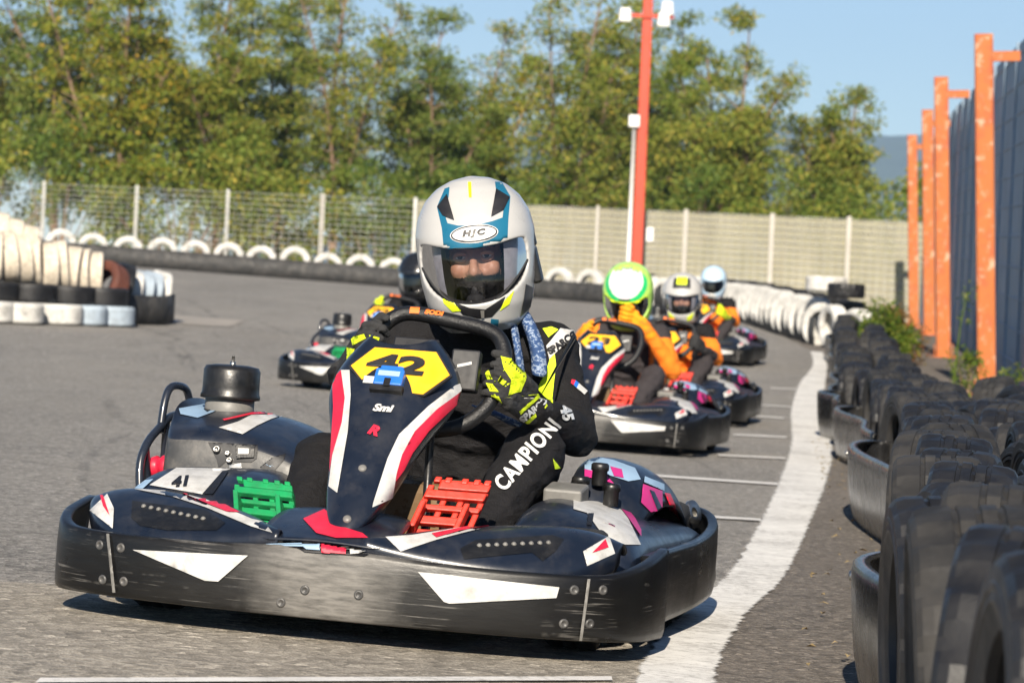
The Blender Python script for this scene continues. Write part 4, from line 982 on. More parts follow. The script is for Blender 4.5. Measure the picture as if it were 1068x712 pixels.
def tree(px_, d, top, wid, mat, label, forks=3, base=.28, dens=1.0, group=None, name='tree', seed=0, lean=0):
    rn = random.Random(seed + 3); x = at(px_, d); z = gz(x, d) - .1; rt = empty(name, (x, d, z), label=label, cat='tree', group=group)
    H = top - z; b = MB(); C = []; SZ = []; K = []; th = H * base
    b.tube(smooth_path([(0, 0, 0), (lean * .1 + rn.uniform(-.08, .08), 0, th * .5), (lean * .2 + rn.uniform(-.1, .1), 0, th)], 4), [.105 - .003 * i for i in range(9)], 8)
    bp = Vector((lean * .2, 0, th))
    def spray(p, s):
        C.append(tuple(p)); SZ.append((s, s, s * .55)); K.append(max(8, int(48 * dens * (s / .25) ** 1.7)))
    ns = forks + 3
    for i in range(ns):
        a = i / ns * 6.283 + rn.uniform(-.5, .5); out = wid * (.08 if i == 0 else rn.uniform(.2, .52)); hh = H * (1.0 if i == 0 else rn.uniform(.62, .97) - .25 * (out / wid) ** 2)
        e = Vector((math.cos(a) * out + lean, math.sin(a) * out * .7, hh)); st = bp * rn.uniform(.75, 1)
        mid = st.lerp(e, .45) + Vector((rn.uniform(-.3, .3) - math.cos(a) * .1 * wid * .3, rn.uniform(-.2, .2), .25)); pth = smooth_path([st, mid, e], 7); n = len(pth)
        b.tube(pth, [.055 * (1 - .86 * k / n) for k in range(n)], 6)
        for k in range(3, n):
            q = k / n
            for rep in range(4 if q < .8 else 3):
                a2 = rn.uniform(0, 6.283); ln = wid * rn.uniform(.10, .30) * (1.25 - .85 * q); p = pth[k].lerp(pth[k - 1], rn.random())
                t = p + Vector((math.cos(a2) * ln, math.sin(a2) * ln * .8, rn.uniform(-.1, .6) * ln + .05))
                b.tube([p, p.lerp(t, .5) + Vector((0, 0, .05)), t], [.014, .010, .004], 4)
                spray(t, rn.uniform(.18, .34)); spray(p.lerp(t, .6) + Vector((0, 0, .03)), rn.uniform(.15, .26))
                if rn.random() < .5: spray(t + Vector((rn.uniform(-.3, .3), rn.uniform(-.3, .3), rn.uniform(-.2, .15))), rn.uniform(.14, .24))
        spray(e, .2)
    for i in range(int(16 * dens)):
        a = rn.uniform(0, 6.283); q = rn.uniform(.2, .55); spray(Vector((math.cos(a) * wid * q, math.sin(a) * wid * q, H * rn.uniform(base * .8, .55))), rn.uniform(.22, .4))
    b.build('trunk', [m['bark']], rt)
    leaves('crown', C, SZ, K, .021, .105, mat, rt, .5)
    return rt
T = [(-50, 76, 8.6, 4.2, 'leafy', 'yellowing tree cut by the left frame edge behind the fence', 4, .2, .95, 0),
     (52, 74, 8.8, 3.8, 'leafd', 'dark green tree near the left edge, behind the cream tyres', 4, .22, .8, 0),
     (118, 70.5, 8.0, 3.6, 'leafy', 'tree with orange tinged leaves and forked pale trunk by the fence', 4, .16, .8, 0),
     (222, 73, 8.2, 4.2, 'leaf', 'dense bright green tree left of the middle, low round crown', 4, .2, 1.1, 0),
     (345, 75, 9.0, 3.4, 'leaf', 'tall loose tree whose top leaves the frame, left of the helmet', 3, .18, .6, 0),
     (440, 76, 7.1, 3.6, 'leafd', 'dark tree directly behind the leading driver, top below the frame edge', 4, .2, .9, 0),
     (578, 72, 7.9, 4.0, 'leaf', 'tree with pale leaning forked trunk between helmet and red pole', 3, .16, .6, .5),
     (690, 79, 7.4, 3.2, 'leafd', 'dark tree standing behind the red pole', 3, .2, .8, 0),
     (755, 73, 7.1, 3.7, 'leaf', 'rounded green tree just right of the red pole', 4, .2, .95, 0),
     (285, 77, 8.0, 3.0, 'leafd', 'darker tree filling the gap left of the tall loose tree', 3, .2, .8, 0),
     (506, 78, 7.0, 2.8, 'leafy', 'yellowish tree rising behind the leading driver\'s helmet', 3, .2, .7, 0),
     (640, 76, 7.6, 3.0, 'leaf', 'green tree just left of the red pole, top near the frame edge', 3, .2, .8, 0),
     (870, 75, 5.7, 2.8, 'leaf', 'pointed green tree farthest right, against the open sky', 4, .2, 1.0, .1)]
for i, t in enumerate(T): tree(t[0], t[1], t[2], t[3], m[t[4]], t[5], t[6], t[7], t[8], 'trees behind the fence', 'tree', 20 + i * 7, t[9])
def bush(px_, d, w_, h_, mat, label, n, name='shrub', group='shrubs behind the fence', lw=.03, ll=.12, k=150, z0=0):
    rn = random.Random(int(px_ * 7 + d)); x = at(px_, d); z = gz(x, d) + z0; rt = empty(name, (x, d, z), label=label, cat='shrub', group=group); C = []; SZ = []; b = MB()
    for i in range(n):
        q = Vector((rn.uniform(-1, 1) * w_ / 2, rn.uniform(-.6, .6) * w_ / 2, rn.uniform(.12, 1) * h_)); q.z *= 1 - .35 * abs(q.x * 2 / w_) ** 2
        s = min(.45, h_ * .3) * rn.uniform(.6, 1.1); C.append(tuple(q)); SZ.append((s, s, s * .85))
        b.tube([(q.x * .2, q.y * .2, 0), (q.x * .7, q.y * .7, q.z * .6), q], [.02 * min(1, h_), .012 * min(1, h_), .004], 5)
    b.build('stem', [m['bark']], rt); leaves('foliage', C, SZ, [k] * n, lw, ll, mat, rt); return rt
B = [(-20, 69, 3.0, 3.0, 'leaf', 'shrub behind the mesh fence at the left frame edge'), (55, 70, 2.8, 2.8, 'leafd', 'dark shrub behind the fence, left of the forked trunk'), (185, 69.5, 3.0, 2.5, 'leaf', 'green shrub behind the fence, right of the forked trunk'),
     (262, 70, 2.6, 2.9, 'leaf', 'shrub behind the fence between forked trunk and pale fence post'), (325, 71, 2.0, 1.9, 'leafy', 'low yellowing shrub behind the pale fence post'), (395, 70, 2.2, 2.5, 'leafd', 'dark shrub behind the fence, left of the helmet'),
     (500, 71, 2.4, 2.6, 'leafd', 'shrub behind the leading driver\'s helmet'), (560, 75, 2.4, 3.0, 'leafd', 'tall dark shrub right of the helmet, above the fence top'), (640, 74, 2.4, 3.1, 'leafd', 'dark shrub just left of the red pole, above the net'), (720, 71, 2.6, 3.1, 'leafd', 'shrub above the net right of the red pole'),
     (805, 71, 2.6, 2.9, 'leaf', 'shrub showing over the net between two trees'), (850, 74, 2.2, 3.2, 'leafd', 'dark shrub below the pointed tree'), (908, 72, 2.2, 3.1, 'leaf', 'shrub over the net left of the far orange post'), (945, 73, 1.6, 3.3, 'leaf', 'shrub by the far orange post, at the net\'s end')]
for t in B: bush(t[0], t[1], t[2], t[3], m[t[4]], t[5], 26)
bush(922, 38.5, .62, .62, m['weed'], 'green weed clump beyond the barrier tyres, before the orange posts', 26, 'weed_clump', 'weeds on the strip by the wall', .012, .07, 130)
bush(938, 39.5, .40, .66, m['weedr'], 'reddish dry weed behind the green clump', 14, 'weed_clump', 'weeds on the strip by the wall', .012, .06, 110)
bush(1052, 30.5, .36, .34, m['weed'], 'small yellow green weed right of the nearest orange post', 10, 'weed_clump', 'weeds on the strip by the wall', .008, .05, 60)
bush(1010, 31.4, .34, .42, m['weed'], 'low weed at the foot of the nearest orange post', 9, 'weed_clump', 'weeds on the strip by the wall', .008, .05, 60)
x = at(996, 28.5); y = 28.5; z = gz(x, y); rt = empty('weed_stalk', (x, y, z), label='single tall weed stalk left of the nearest orange post', cat='weed')
b = MB(); b.tube(smooth_path([(0, 0, 0), (.02, 0, .4), (.05, 0, .75), (.10, 0, 1.0)], 5), [.008, .008, .008, .008, .008, .007, .007, .006, .006, .005, .005, .005, .004, .004, .003, .003], 6); b.build('stem', [m['weed']], rt)
leaves('foliage', [(.02, 0, .3), (.05, 0, .7), (.08, 0, .88), (.1, 0, 1.0)], [(.06, .06, .12)] * 4, [10, 10, 22, 26], .006, .05, m['weed'], rt)
# dry bits on the verge
V = []
rn = random.Random(3)
mb = MB()
for i in range(170):
    y = rn.uniform(6, 22); x = interp(BAR, y) - rn.uniform(.10, .42) ** 1.2; z = gz(x, y) + .012; a = rn.uniform(0, 6.28); l_ = rn.uniform(.006, .02) * (2.5 if rn.random() < .1 else 1); w2 = rn.uniform(.003, .008)
    c, s = math.cos(a), math.sin(a); mb.add([(x - c * l_, y - s * l_, z), (x + s * w2, y - c * w2, z + .006), (x + c * l_, y + s * l_, z + .002), (x - s * w2, y + c * w2, z + .008)], [(0, 1, 2, 3)])
mb.build('fallen_leaves', [M('dry_leaf_litter', (.30, .22, .10), .8, .5, 30)], kind='stuff')
# ------------------------------------------------------------------ drivers
def fabric(name, c, var=.2, sheen=.0):
    t = NT(name); c = lin(c)[:3]
    w1 = t.noise(9, 5, .6); wv = t.noise(420, 2, .5); fold = t.noise(1, 4, .55, t.scaled((16, 16, 30)))
    t.set(color=t.ramp(w1, [(.3, tuple(x * (1 - var) for x in c)), (.7, tuple(min(1, x * (1 + var)) for x in c))]), rough=.82, spec=.25, sheen=sheen)
    ad = t.n('ShaderNodeMath', operation='MULTIPLY_ADD'); t.l(wv, ad.inputs[0]); ad.inputs[1].default_value = .12; t.l(fold, ad.inputs[2])
    t.bump(ad.outputs[0], .8, .02); return t.mat
m['suitblack'] = fabric('black_suit_cloth', (.0085, .008, .009), .25, 0)
m['suitorange'] = fabric('orange_suit_cloth', (.80, .20, .015), .12)
m['suitgrey'] = fabric('charcoal_trousers', (.035, .030, .032), .25)
m['gloveblack'] = fabric('black_glove', (.03, .03, .031), .3)
m['gloveorange'] = fabric('orange_glove', (.85, .30, .012), .12)
m['glovelime'] = fabric('lime_glove', (.60, .74, .02), .12)
m['boot'] = fabric('black_boot', (.02, .02, .022), .3)
def skin_mat():
    t = NT('skin'); n = t.noise(26, 5)
    t.set(color=t.ramp(n, [(.3, (.44, .215, .135)), (.7, (.56, .30, .20))]), rough=.5, sub=.08); t.b.inputs['Subsurface Radius'].default_value = (.012, .005, .003); t.bump(t.noise(260, 3), .1, .003); return t.mat
m['skin'] = skin_mat()
m['beard'] = M('dark_hair', (.035, .022, .016), .7, .3, 40, bump=.5, bscale=300)
m['eyewhite'] = M('eye_white', (.70, .66, .62), .2, .03, 5)
m['iris'] = M('brown_iris', (.03, .015, .008), .15, .1, 5)
m['balaclava'] = fabric('black_balaclava', (.012, .012, .013), .2)
def scarf():
    t = NT('blue_patterned_cloth'); a = t.noise(1, 3, .55, t.scaled((70, 70, 120)))
    t.set(color=t.ramp(a, [(.40, (.022, .055, .15)), (.515, (.03, .075, .19)), (.55, (.26, .32, .42)), (.59, (.26, .32, .42)), (.625, (.03, .07, .18))]), rough=.85); t.bump(t.noise(60), .3, .01); return t.mat
m['scarf'] = scarf()
m['shellwhite'] = M('pearl_white_shell', (.40, .397, .39), .3, .04, 4, coat=.4)
m['shellblack'] = M('black_shell', (.010, .010, .011), .25, .2, 5, coat=.5)
m['shellblue'] = M('pale_blue_shell', (.40, .55, .70), .3, .1, 9, coat=.4)
m['shellgreen'] = M('lime_green_shell', (.42, .72, .12), .3, .1, 5, coat=.4)
m['green'] = M('green_graphic', (.01, .42, .12), .3, .1, 6, coat=.3)
m['teal'] = M('teal_graphic', (.010, .115, .20), .3, .08, 6, coat=.3)
m['purewhite'] = M('white_graphic', (.62, .62, .61), .3, .03, 6, coat=.3)
m['limegraphic'] = M('lime_graphic', (.66, .80, .02), .35, .06, 6)
m['lining'] = M('grey_lining', (.34, .34, .38), .85, .2, 30)

class Blob:
    def __init__(s): s.v = []; s.f = []
    def ell(s, c, r, rot=None, n=14):
        b = len(s.v); c = Vector(c); rings = n // 2 + 2
        for i in range(rings + 1):
            th = math.pi * i / rings
            for k in range(n):
                p = Vector((r[0] * math.sin(th) * math.cos(2 * math.pi * k / n), r[1] * math.sin(th) * math.sin(2 * math.pi * k / n), r[2] * math.cos(th)))
                s.v.append(c + (rot @ p if rot else p))
        for i in range(rings):
            for k in range(n):
                k2 = (k + 1) % n; s.f.append([b + i * n + k, b + (i + 1) * n + k, b + (i + 1) * n + k2, b + i * n + k2])
        return s
    def cap(s, a, c, ra, rb, n=14):
        a, c = Vector(a), Vector(c); d = c - a; L = d.length; t = d.normalized(); e = t.orthogonal().normalized(); q = t.cross(e); b = len(s.v); rows = []
        for i in range(7): ph = math.pi / 2 * i / 6; rows.append((a - t * ra * math.cos(ph), ra * math.sin(ph)))
        for i in range(7): ph = math.pi / 2 * i / 6; rows.append((c + t * rb * math.sin(ph), rb * math.cos(ph)))
        for p, r in rows:
            for k in range(n): s.v.append(p + (e * math.cos(2 * math.pi * k / n) + q * math.sin(2 * math.pi * k / n)) * max(r, 1e-5))
        for i in range(13):
            for k in range(n):
                k2 = (k + 1) % n; s.f.append([b + i * n + k, b + i * n + k2, b + (i + 1) * n + k2, b + (i + 1) * n + k])
        return s
    def chain(s, pts, rs):
        for i in range(len(pts) - 1): s.cap(pts[i], pts[i + 1], rs[i], rs[i + 1])
        return s
    def build(s, name, mats, parent, voxel, smooth_it=4, fold=0, matfn=None, **k):
        me = bpy.data.meshes.new(name); me.from_pydata([tuple(p) for p in s.v], [], s.f); me.update()
        bm = bmesh.new(); bm.from_mesh(me); bmesh.ops.remove_doubles(bm, verts=bm.verts, dist=2e-5); bmesh.ops.recalc_face_normals(bm, faces=bm.faces); bm.to_mesh(me); bm.free()
        o = bpy.data.objects.new(name, me); COL.objects.link(o)
        r = o.modifiers.new('r', 'REMESH'); r.mode = 'VOXEL'; r.voxel_size = voxel
        q = o.modifiers.new('q', 'SMOOTH'); q.factor = .5; q.iterations = smooth_it
        apply(o); me = o.data; me.materials.clear()
        for mm in mats: me.materials.append(mm)
        if fold:
            nr = [v.normal.copy() for v in me.vertices]
            for v, n in zip(me.vertices, nr):
                p = v.co; d = noise.noise(Vector((p.x * 15, p.y * 15, p.z * 30))) * fold * .8 + (.5 - abs(noise.noise(Vector((p.x * 11 + 5 + p.z * 6, p.y * 11 - p.z * 7, p.z * 19)))) * 2.4) * fold * 1.3 + (.4 - abs(noise.noise(Vector((p.x * 26 + p.y * 8, p.y * 20, p.z * 34 + 3)))) * 2.2) * fold * .55
                v.co = p + n * d * (1 if matfn is None or matfn(p) != 1 else 0)
        if matfn: me.polygons.foreach_set('material_index', [matfn(p.center) for p in me.polygons])
        me.polygons.foreach_set('use_smooth', [True] * len(me.polygons)); me.update()
        o.parent = parent; return setp(o, **k)
HP = [(a * .975, b * .972, c * .96, d * .96) for a, b, c, d in ((-.168, .075, .095, .075), (-.150, .098, .128, .092), (-.11, .114, .150, .112), (-.06, .124, .153, .132), (0, .129, .147, .148), (.05, .130, .135, .155), (.09, .122, .115, .150), (.125, .103, .090, .128), (.15, .076, .062, .095), (.166, .042, .034, .052), (.1725, .004, .004, .004))]
def hsurf(az, z, off=0):
    for (z0, w0, f0, b0), (z1, w1, f1, b1) in zip(HP, HP[1:]):
        if z <= z1 or z1 == HP[-1][0]:
            t = max(0, min(1, (z - z0) / (z1 - z0))); w_, f_, b_ = w0 + (w1 - w0) * t, f0 + (f1 - f0) * t, b0 + (b1 - b0) * t; break
    c, s = math.cos(az), math.sin(az); e = 2 / 2.25
    x = (f_ if c > 0 else b_) * abs(c) ** e * (1 if c > 0 else -1); y = w_ * abs(s) ** e * (1 if s > 0 else -1)
    p = Vector((x, y, z)); 
    if off:
        n = Vector((x / max(.01, (f_ if c > 0 else b_)) ** 2, y / max(.01, w_) ** 2, z / .17 ** 2 * .6)).normalized(); p += n * off
    return p
ZS = [HP[0][0] + (HP[-1][0] - HP[0][0]) * (1 - math.cos(math.pi * i / 56)) / 2 for i in range(57)]
NA = 112
PORT = [Vector(p) for p in ((-.1135, .022), (-.104, .034), (-.06, .025), (0, .020), (.06, .025), (.104, .034), (.1135, .022), (.1150, -.012), (.109, -.044), (.090, -.072), (.054, -.094), (0, -.103), (-.054, -.094), (-.090, -.072), (-.109, -.044), (-.1150, -.012))]
PORT = [Vector((p.x, p.y)) for p in smooth_path([(p.x, p.y, 0) for p in PORT], 8, True)]
def in_port(y, z):
    c = False
    for i in range(len(PORT)):
        a, b = PORT[i], PORT[i - 1]
        if (a.y > z) != (b.y > z) and y < (b.x - a.x) * (z - a.y) / (b.y - a.y) + a.x: c = not c
    return c
def front_pt(y, z, off=0):
    lo, hi = 0.0, R(90)
    for _ in range(28):
        md = (lo + hi) / 2
        if hsurf(md, z).y < abs(y): lo = md
        else: hi = md
    return hsurf(lo if y >= 0 else -lo, z, off)
def helmet(parent, Hm, shellmat, visormat, edge):
    V = [[hsurf(2 * math.pi * k / NA, z) for k in range(NA)] for z in ZS]
    mb = MB(); v, f = loft(V, False, True); keep = []; gone = set()
    for q in f:
        c = sum((v[i] for i in q), Vector()) / 4
        if c.x > 0 and in_port(c.y, c.z): gone.update(q)
        else: keep.append(q)
    used = set(i for q in keep for i in q); v = list(v)
    for i in gone & used:          # pull the rim of the opening onto its true curve
        p = v[i]; t = min(PORT, key=lambda r: (r.x - p.y) ** 2 + (r.y - p.z) ** 2); v[i] = front_pt(t.x, t.y)
    mb.add([Hm @ p for p in v], keep)
    o = mb.build('helmet', [shellmat], parent)
    s = o.modifiers.new('t', 'SOLIDIFY'); s.thickness = .010; s.offset = -1
    s = o.modifiers.new('s', 'SUBSURF'); s.levels = s.render_levels = 1
    rows = []
    for k, (sc, of) in enumerate(((.985, -.012), (.985, .001), (1.02, .003), (1.085, .0028), (1.10, .0005))):
        rows.append([Hm @ front_pt(max(-.1225, min(.1225, p.x * sc)), -.04 + (p.y + .04) * (sc + (sc - 1) * .6), of) for p in PORT])
    mb = MB(); vv, ff = loft(rows, False, True); mb.add(vv, ff); mb.build('visor_seal', [m['rubber']], o)
    # visor wrapped over the port and round to the hinges
    rows = []
    for i in range(17):
        q = i / 16; r = []
        for k in range(49):
            az = R(-84 + 168 * k / 48); y = hsurf(az, 0).y; yy = min(abs(y) / .121, 1)
            top = .027 + .026 * yy ** 2; bot = -.110 + .10 * yy ** 2.4
            r.append(Hm @ hsurf(az, bot + (top - bot) * q, .0055))
        rows.append(r)
    mb = MB(); v, f = loft(rows); mb.add(v, f); vs = mb.build('visor', [visormat], o)
    mb = MB(); mb.tube(rows[0][2:-2], .0026, 6); mb.tube(rows[-1][2:-2], .0022, 6); mb.build('visor_edge', [m['rubber']], o)
    # inner lining, open in front of the face
    V2 = [[hsurf(2 * math.pi * k / 48, z * .93) * .88 for k in range(48)] for z in ZS[2:-1:2]]
    mb = MB(); v, f = loft(V2, False, True); mb.add([Hm @ p for p in v], [])
    for q in f:
        c = sum((v[i] for i in q), Vector()) / 4
        if c.x > 0 and abs(c.y) < .068 and -.105 < c.z < .03: continue
        mb.f.append(q); mb.m.append(0); mb.sm.append(True)
    mb.build('lining', [m['lining']], o)
    for s_ in (1, -1):
        b = MB(); p = hsurf(R(83 * s_), .012, .002); n = Vector((.12, s_, .05)); b.lathe([(.020, -.002), (.019, .004), (.012, .006), (0, .006)], Hm @ p, Hm.to_3x3() @ n, 20); b.build('visor_hinge', [m['black']], o)
    return o, vs
def arms(P, s):
    sh, el, wr = [Vector(q) for q in (P['sh'][s], P['el'][s], P['wr'][s])]; return sh, el, wr
def glove(parent, wr, el, C, a, e1, nf, mats, rr=.0165, side=1, grip=True):
    """hand closed round a bar through C along a; e1 points away from the wheel centre, nf to its front"""
    wr, C = Vector(wr), Vector(C); a = a.normalized(); b = Blob(); fr = .0092
    kn = []
    for i, (off, ln, ra) in enumerate(((.036, 1.0, 1.0), (.012, 1.06, 1.03), (-.012, 1.0, 1.0), (-.035, .86, .88))):
        pts = []
        for ph in (-28, 30, 85, 140, 190):
            ph = 20 + (ph - 20) * ln; r = rr + fr * ra + (.010 if ph < 0 else .001 if ph < 60 else 0); pts.append(C + a * off + (e1 * math.cos(R(ph)) + nf * math.sin(R(ph))) * r)
        kn.append(pts[0]); b.chain(pts, [fr * 1.2 * ra, fr * 1.08 * ra, fr * 1.06 * ra, fr * .98 * ra, fr * .88 * ra])
    wd = (wr - C).normalized(); 
    for i, k in enumerate(kn): b.cap(wr + a * (.016 - .011 * i), k, .019, .0135)
    b.cap(wr + a * .01, kn[0].lerp(wr, .35) + a * .012, .02, .017)
    th = [wr.lerp(kn[0], .35) + a * .026, C + a * .052 - nf * .006 + e1 * .012, C + a * .062 + nf * .020 - e1 * .006, C + a * .056 + nf * .030 - e1 * .022]
    b.chain(th, [.016, .0125, .011, .0092])
    el = Vector(el); d = (el - wr).normalized(); b.cap(wr, wr + d * .075, .030, .037)
    return b.build('glove', mats, parent, .0034, 2)
FACE = [('e', (-.01, 0, .02), (.088, .074, .098)), ('e', (.028, 0, -.03), (.060, .058, .085)), ('e', (.034, 0, -.088), (.046, .044, .034)), ('c', (.072, -.034, .022), (.072, .034, .022), .012, .012), ('c', (.086, 0, .010), (.111, 0, -.034), .0075, .0125), ('e', (.098, .013, -.040), (.011, .008, .008)), ('e', (.098, -.013, -.040), (.011, .008, .008)),
        ('e', (.066, .038, -.030), (.022, .020, .024)), ('e', (.066, -.038, -.030), (.022, .020, .024)), ('c', (.083, -.017, -.066), (.083, .017, -.066), .008, .008), ('c', (.080, -.015, -.077), (.080, .015, -.077), .009, .009)]
def driver(MX, P, label, suit, matfn, glovem, shell, visorm, hd=(0, 0, 0), face=True, voxel=.0085, fold=.0035, wheel=True):
    root = empty('person', (0, 0, 0), label=label, cat='person', group='kart drivers')
    Hc = Vector(P['head']); Hm = Matrix.Translation(Hc) @ Matrix.Rotation(R(hd[0]), 4, 'Z') @ Matrix.Rotation(R(hd[1]), 4, 'X') @ Matrix.Rotation(R(hd[2]), 4, 'Y')
    b = Blob(); px_, py_ = P.get('lean', (0, 0))
    b.ell((-1.27, 0, .19), (.15, .165, .12)); b.ell((-1.255, .005 + py_ * .3, .32), (.118, .150, .15)); b.ell((-1.205, .02 + py_ * .7, .49), (.122, .170, .17))
    b.cap(P['sh'][0], P['sh'][1], .070, .070); b.cap((-1.15, Hc.y * .9, .60), Hm @ Vector((-.035, 0, -.08)), .066, .055)
    for k in FACE if face else FACE[:3]:
        if k[0] == 'e': b.ell(Hm @ Vector(k[1]), k[2], Hm.to_3x3())
        else: b.cap(Hm @ Vector(k[1]), Hm @ Vector(k[2]), k[3], k[4])
    for s in (0, 1):
        sh, el, wr = arms(P, s); b.cap(sh, el, .064, .051); b.cap(el, wr, .051, .033); b.ell(sh, (.075, .075, .075))
        hip, kn, an, toe = P['hip'][s], P['kn'][s], P['an'][s], P['toe'][s]
        b.cap(hip, kn, .092, .070); b.cap(kn, an, .070, .046); b.cap(an, toe, .042, .034); b.ell(an, (.05, .045, .045))
    HI = Hm.inverted()
    def mf(p):
        q = HI @ p
        if abs(q.y) < .12 and -.14 < q.z < .15 and -.12 < q.x < .14: return 1 if (abs(q.y) < .056 + .1 * q.x and -.047 < q.z < .045 and q.x > .02) else len(suit) + 2
        for s in (0, 1):
            if (p - Vector(P['an'][s])).length < .075 or (p - Vector(P['toe'][s])).length < .07: return 2
        return matfn(p)
    body = b.build('body', [suit[0], m['skin'], m['boot']] + list(suit[1:]) + [m['balaclava']], root, voxel, 3, fold, mf)
    hl, vs = helmet(root, Hm, shell, visorm, None)
    if face:
        for s_ in (1, -1):
            e = MB(); c = Hm @ Vector((.0745, .031 * s_, .001)); fwd = (Hm.to_3x3() @ Vector((1, .05 * -s_, -.02))).normalized()
            e.lathe([(.0005, -.012)] + [(.0122 * math.sin(R(q)), -.0122 * math.cos(R(q))) for q in range(20, 150, 10)] + [(.0062, .0106)], c, fwd, 18, 0); e.lathe([(.0062, .0106), (.0030, .0119), (0, .0122)], c, fwd, 18, 1); e.build('eye', [m['eyewhite'], m['iris']], body)
            e = MB(); e.tube([Hm @ Vector(q) for q in ((.083, .017 * s_, .005), (.0868, .026 * s_, .0085), (.0855, .036 * s_, .0075), (.079, .045 * s_, .002))], [.0035, .0062, .006, .0035], 8); e.tube([Hm @ Vector(q) for q in ((.082, .018 * s_, -.006), (.0862, .027 * s_, -.0095), (.0845, .037 * s_, -.0085), (.079, .045 * s_, -.003))], [.003, .0048, .0045, .003], 8); e.build('eyelid', [m['skin']], body)
            e = MB(); e.tube([Hm @ Vector(q) for q in ((.0855, .013 * s_, .021), (.0868, .026 * s_, .0265), (.082, .040 * s_, .0245), (.074, .050 * s_, .018))], [.003, .0042, .0036, .0015], 8); e.build('eyebrow', [m['beard']], body)
    wc = Vector((-.625, .055, .548)); wu = Vector((-.50, 0, .866)); wr_ = Vector((0, 1, 0)); q8 = R(-9)
    w1 = wr_ * math.cos(q8) + wu * math.sin(q8); w2 = -wr_ * math.sin(q8) + wu * math.cos(q8); wn = Vector((.866, 0, .5))
    for s in (0, 1):
        sh, el, wr = arms(P, s)
        if P['grip'][s]: C = wc + w1 * (.153 if s == 0 else -.153) + w2 * P['gz'][s]; glove(root, wr, el, C, w2, w1 * (1 if s == 0 else -1), wn, glovem)
        else:
            C, a, e1, nf = P['free']; glove(root, wr, el, Vector(C), Vector(a), Vector(e1), Vector(nf), glovem)
    root.matrix_world = MX
    return dict(root=root, body=body, helmet=hl, visor=vs, Hm=Hm, Hp=par_rays(Hm @ Vector((.2, 0, 0)), Hm.to_3x3() @ Vector((0, 1, 0)), Hm.to_3x3() @ Vector((0, 0, 1)), Hm.to_3x3() @ Vector((-1, 0, 0))), Ht=par_rays(Hm @ Vector((0, 0, .2)), Hm.to_3x3() @ Vector((0, 1, 0)), Hm.to_3x3() @ Vector((1, 0, 0)), Hm.to_3x3() @ Vector((0, 0, -1))))
POSE = dict(head=(-1.05, .04, .815), sh=[(-1.15, .205, .60), (-1.16, -.135, .60)], el=[(-1.0, .315, .425), (-1.04, -.185, .40)], wr=[(-.745, .262, .480), (-.745, -.175, .525)], grip=(True, True), gz=(.005, .03),
            hip=[(-1.24, .095, .17), (-1.24, -.095, .17)], kn=[(-.80, .262, .385), (-.80, -.215, .325)], an=[(-.43, .195, .145), (-.50, -.20, .135)], toe=[(-.345, .20, .245), (-.43, -.205, .22)])
def blackfn(p): return 0
D = driver(MK, POSE, 'driver in black and lime suit and grey, teal helmet gripping the wheel, in front', [m['suitblack']], blackfn, [m['gloveblack']], m['shellwhite'], m['visor'], (7, 9, 5), True, .0062, .0032)
bpy.context.view_layer.update()
def stick_on(o, tree, mat, name, poly, off=.002, **k): return sticker(name, poly, kray, tree, mat, o, off, **k)
# suit graphics
tb = bvh(D['body']); B_ = D['body']
stick_on(B_, tb, m['lime'], 'lime_panel', [(577, 360), (580, 380), (576, 421), (561, 405), (570, 388)])
stick_on(B_, tb, m['lime'], 'lime_panel', [(566, 343), (575, 341), (582, 344), (572, 352)])
stick_on(B_, tb, m['lime'], 'lime_panel', [(576, 478), (584, 488), (578, 489)])
stick_on(B_, tb, m['white'], 'shoulder_patch', [(570, 361), (584, 343), (597, 345), (602, 351), (588, 360), (573, 375)], .003)
lettering('SPARCO', (586, 358), 8, 36, kray, tb, m['ink'], B_, .0045, -1, .06, 0, .92)
lettering('CAMPIONI', (549, 474), 17, 50, kray, tb, m['purewhite'], B_, .0035, -1, .035, 0, .80, spacing=1.12)
lettering('45', (590, 431), 12, -74, kray, tb, m['purewhite'], B_, .0035, -1, .05, .2, 1.0)
for c, pl in (('red', [(596, 396), (600, 397), (598, 402), (595, 400)]), ('blue', [(600, 397), (603, 400), (601, 405), (598, 402)]), ('white', [(603, 400), (612, 408), (609, 412), (601, 405)])): stick_on(B_, tb, m[c], 'sleeve_flag', pl, .003)
# patterned scarf ends hanging from the collar
def cloth_strip(pts, wd, nm):
    rows = []
    for (px_, py_, x) in pts:
        c = kp(px_, py_, x=x); rows.append([c + Vector((-.012, -wd, .004)), c + Vector((.006, -wd * .4, 0)), c + Vector((.008, wd * .4, 0)), c + Vector((-.010, wd, -.004))])
    return sheet(nm, rows, [m['scarf']], D['root'], .004, 2)
cloth_strip(((541, 320, -1.06), (551, 338, -1.03), (558, 356, -1.015), (562, 376, -1.01), (561, 392, -1.0)), .018, 'scarf')
cloth_strip(((534, 334, -1.03), (537, 352, -1.005), (541, 374, -.99), (543, 398, -.985)), .009, 'scarf')
cloth_strip(((500, 424, -.76), (512, 430, -.76), (526, 436, -.765), (540, 444, -.78)), .026, 'scarf')
b = Blob(); HM = D['Hm']; b.cap(HM @ Vector((-.03, 0, -.15)), Vector((-1.13, .05, .655)), .075, .092); b.build('collar', [m['suitblack']], D['root'], .006, 3, .002)
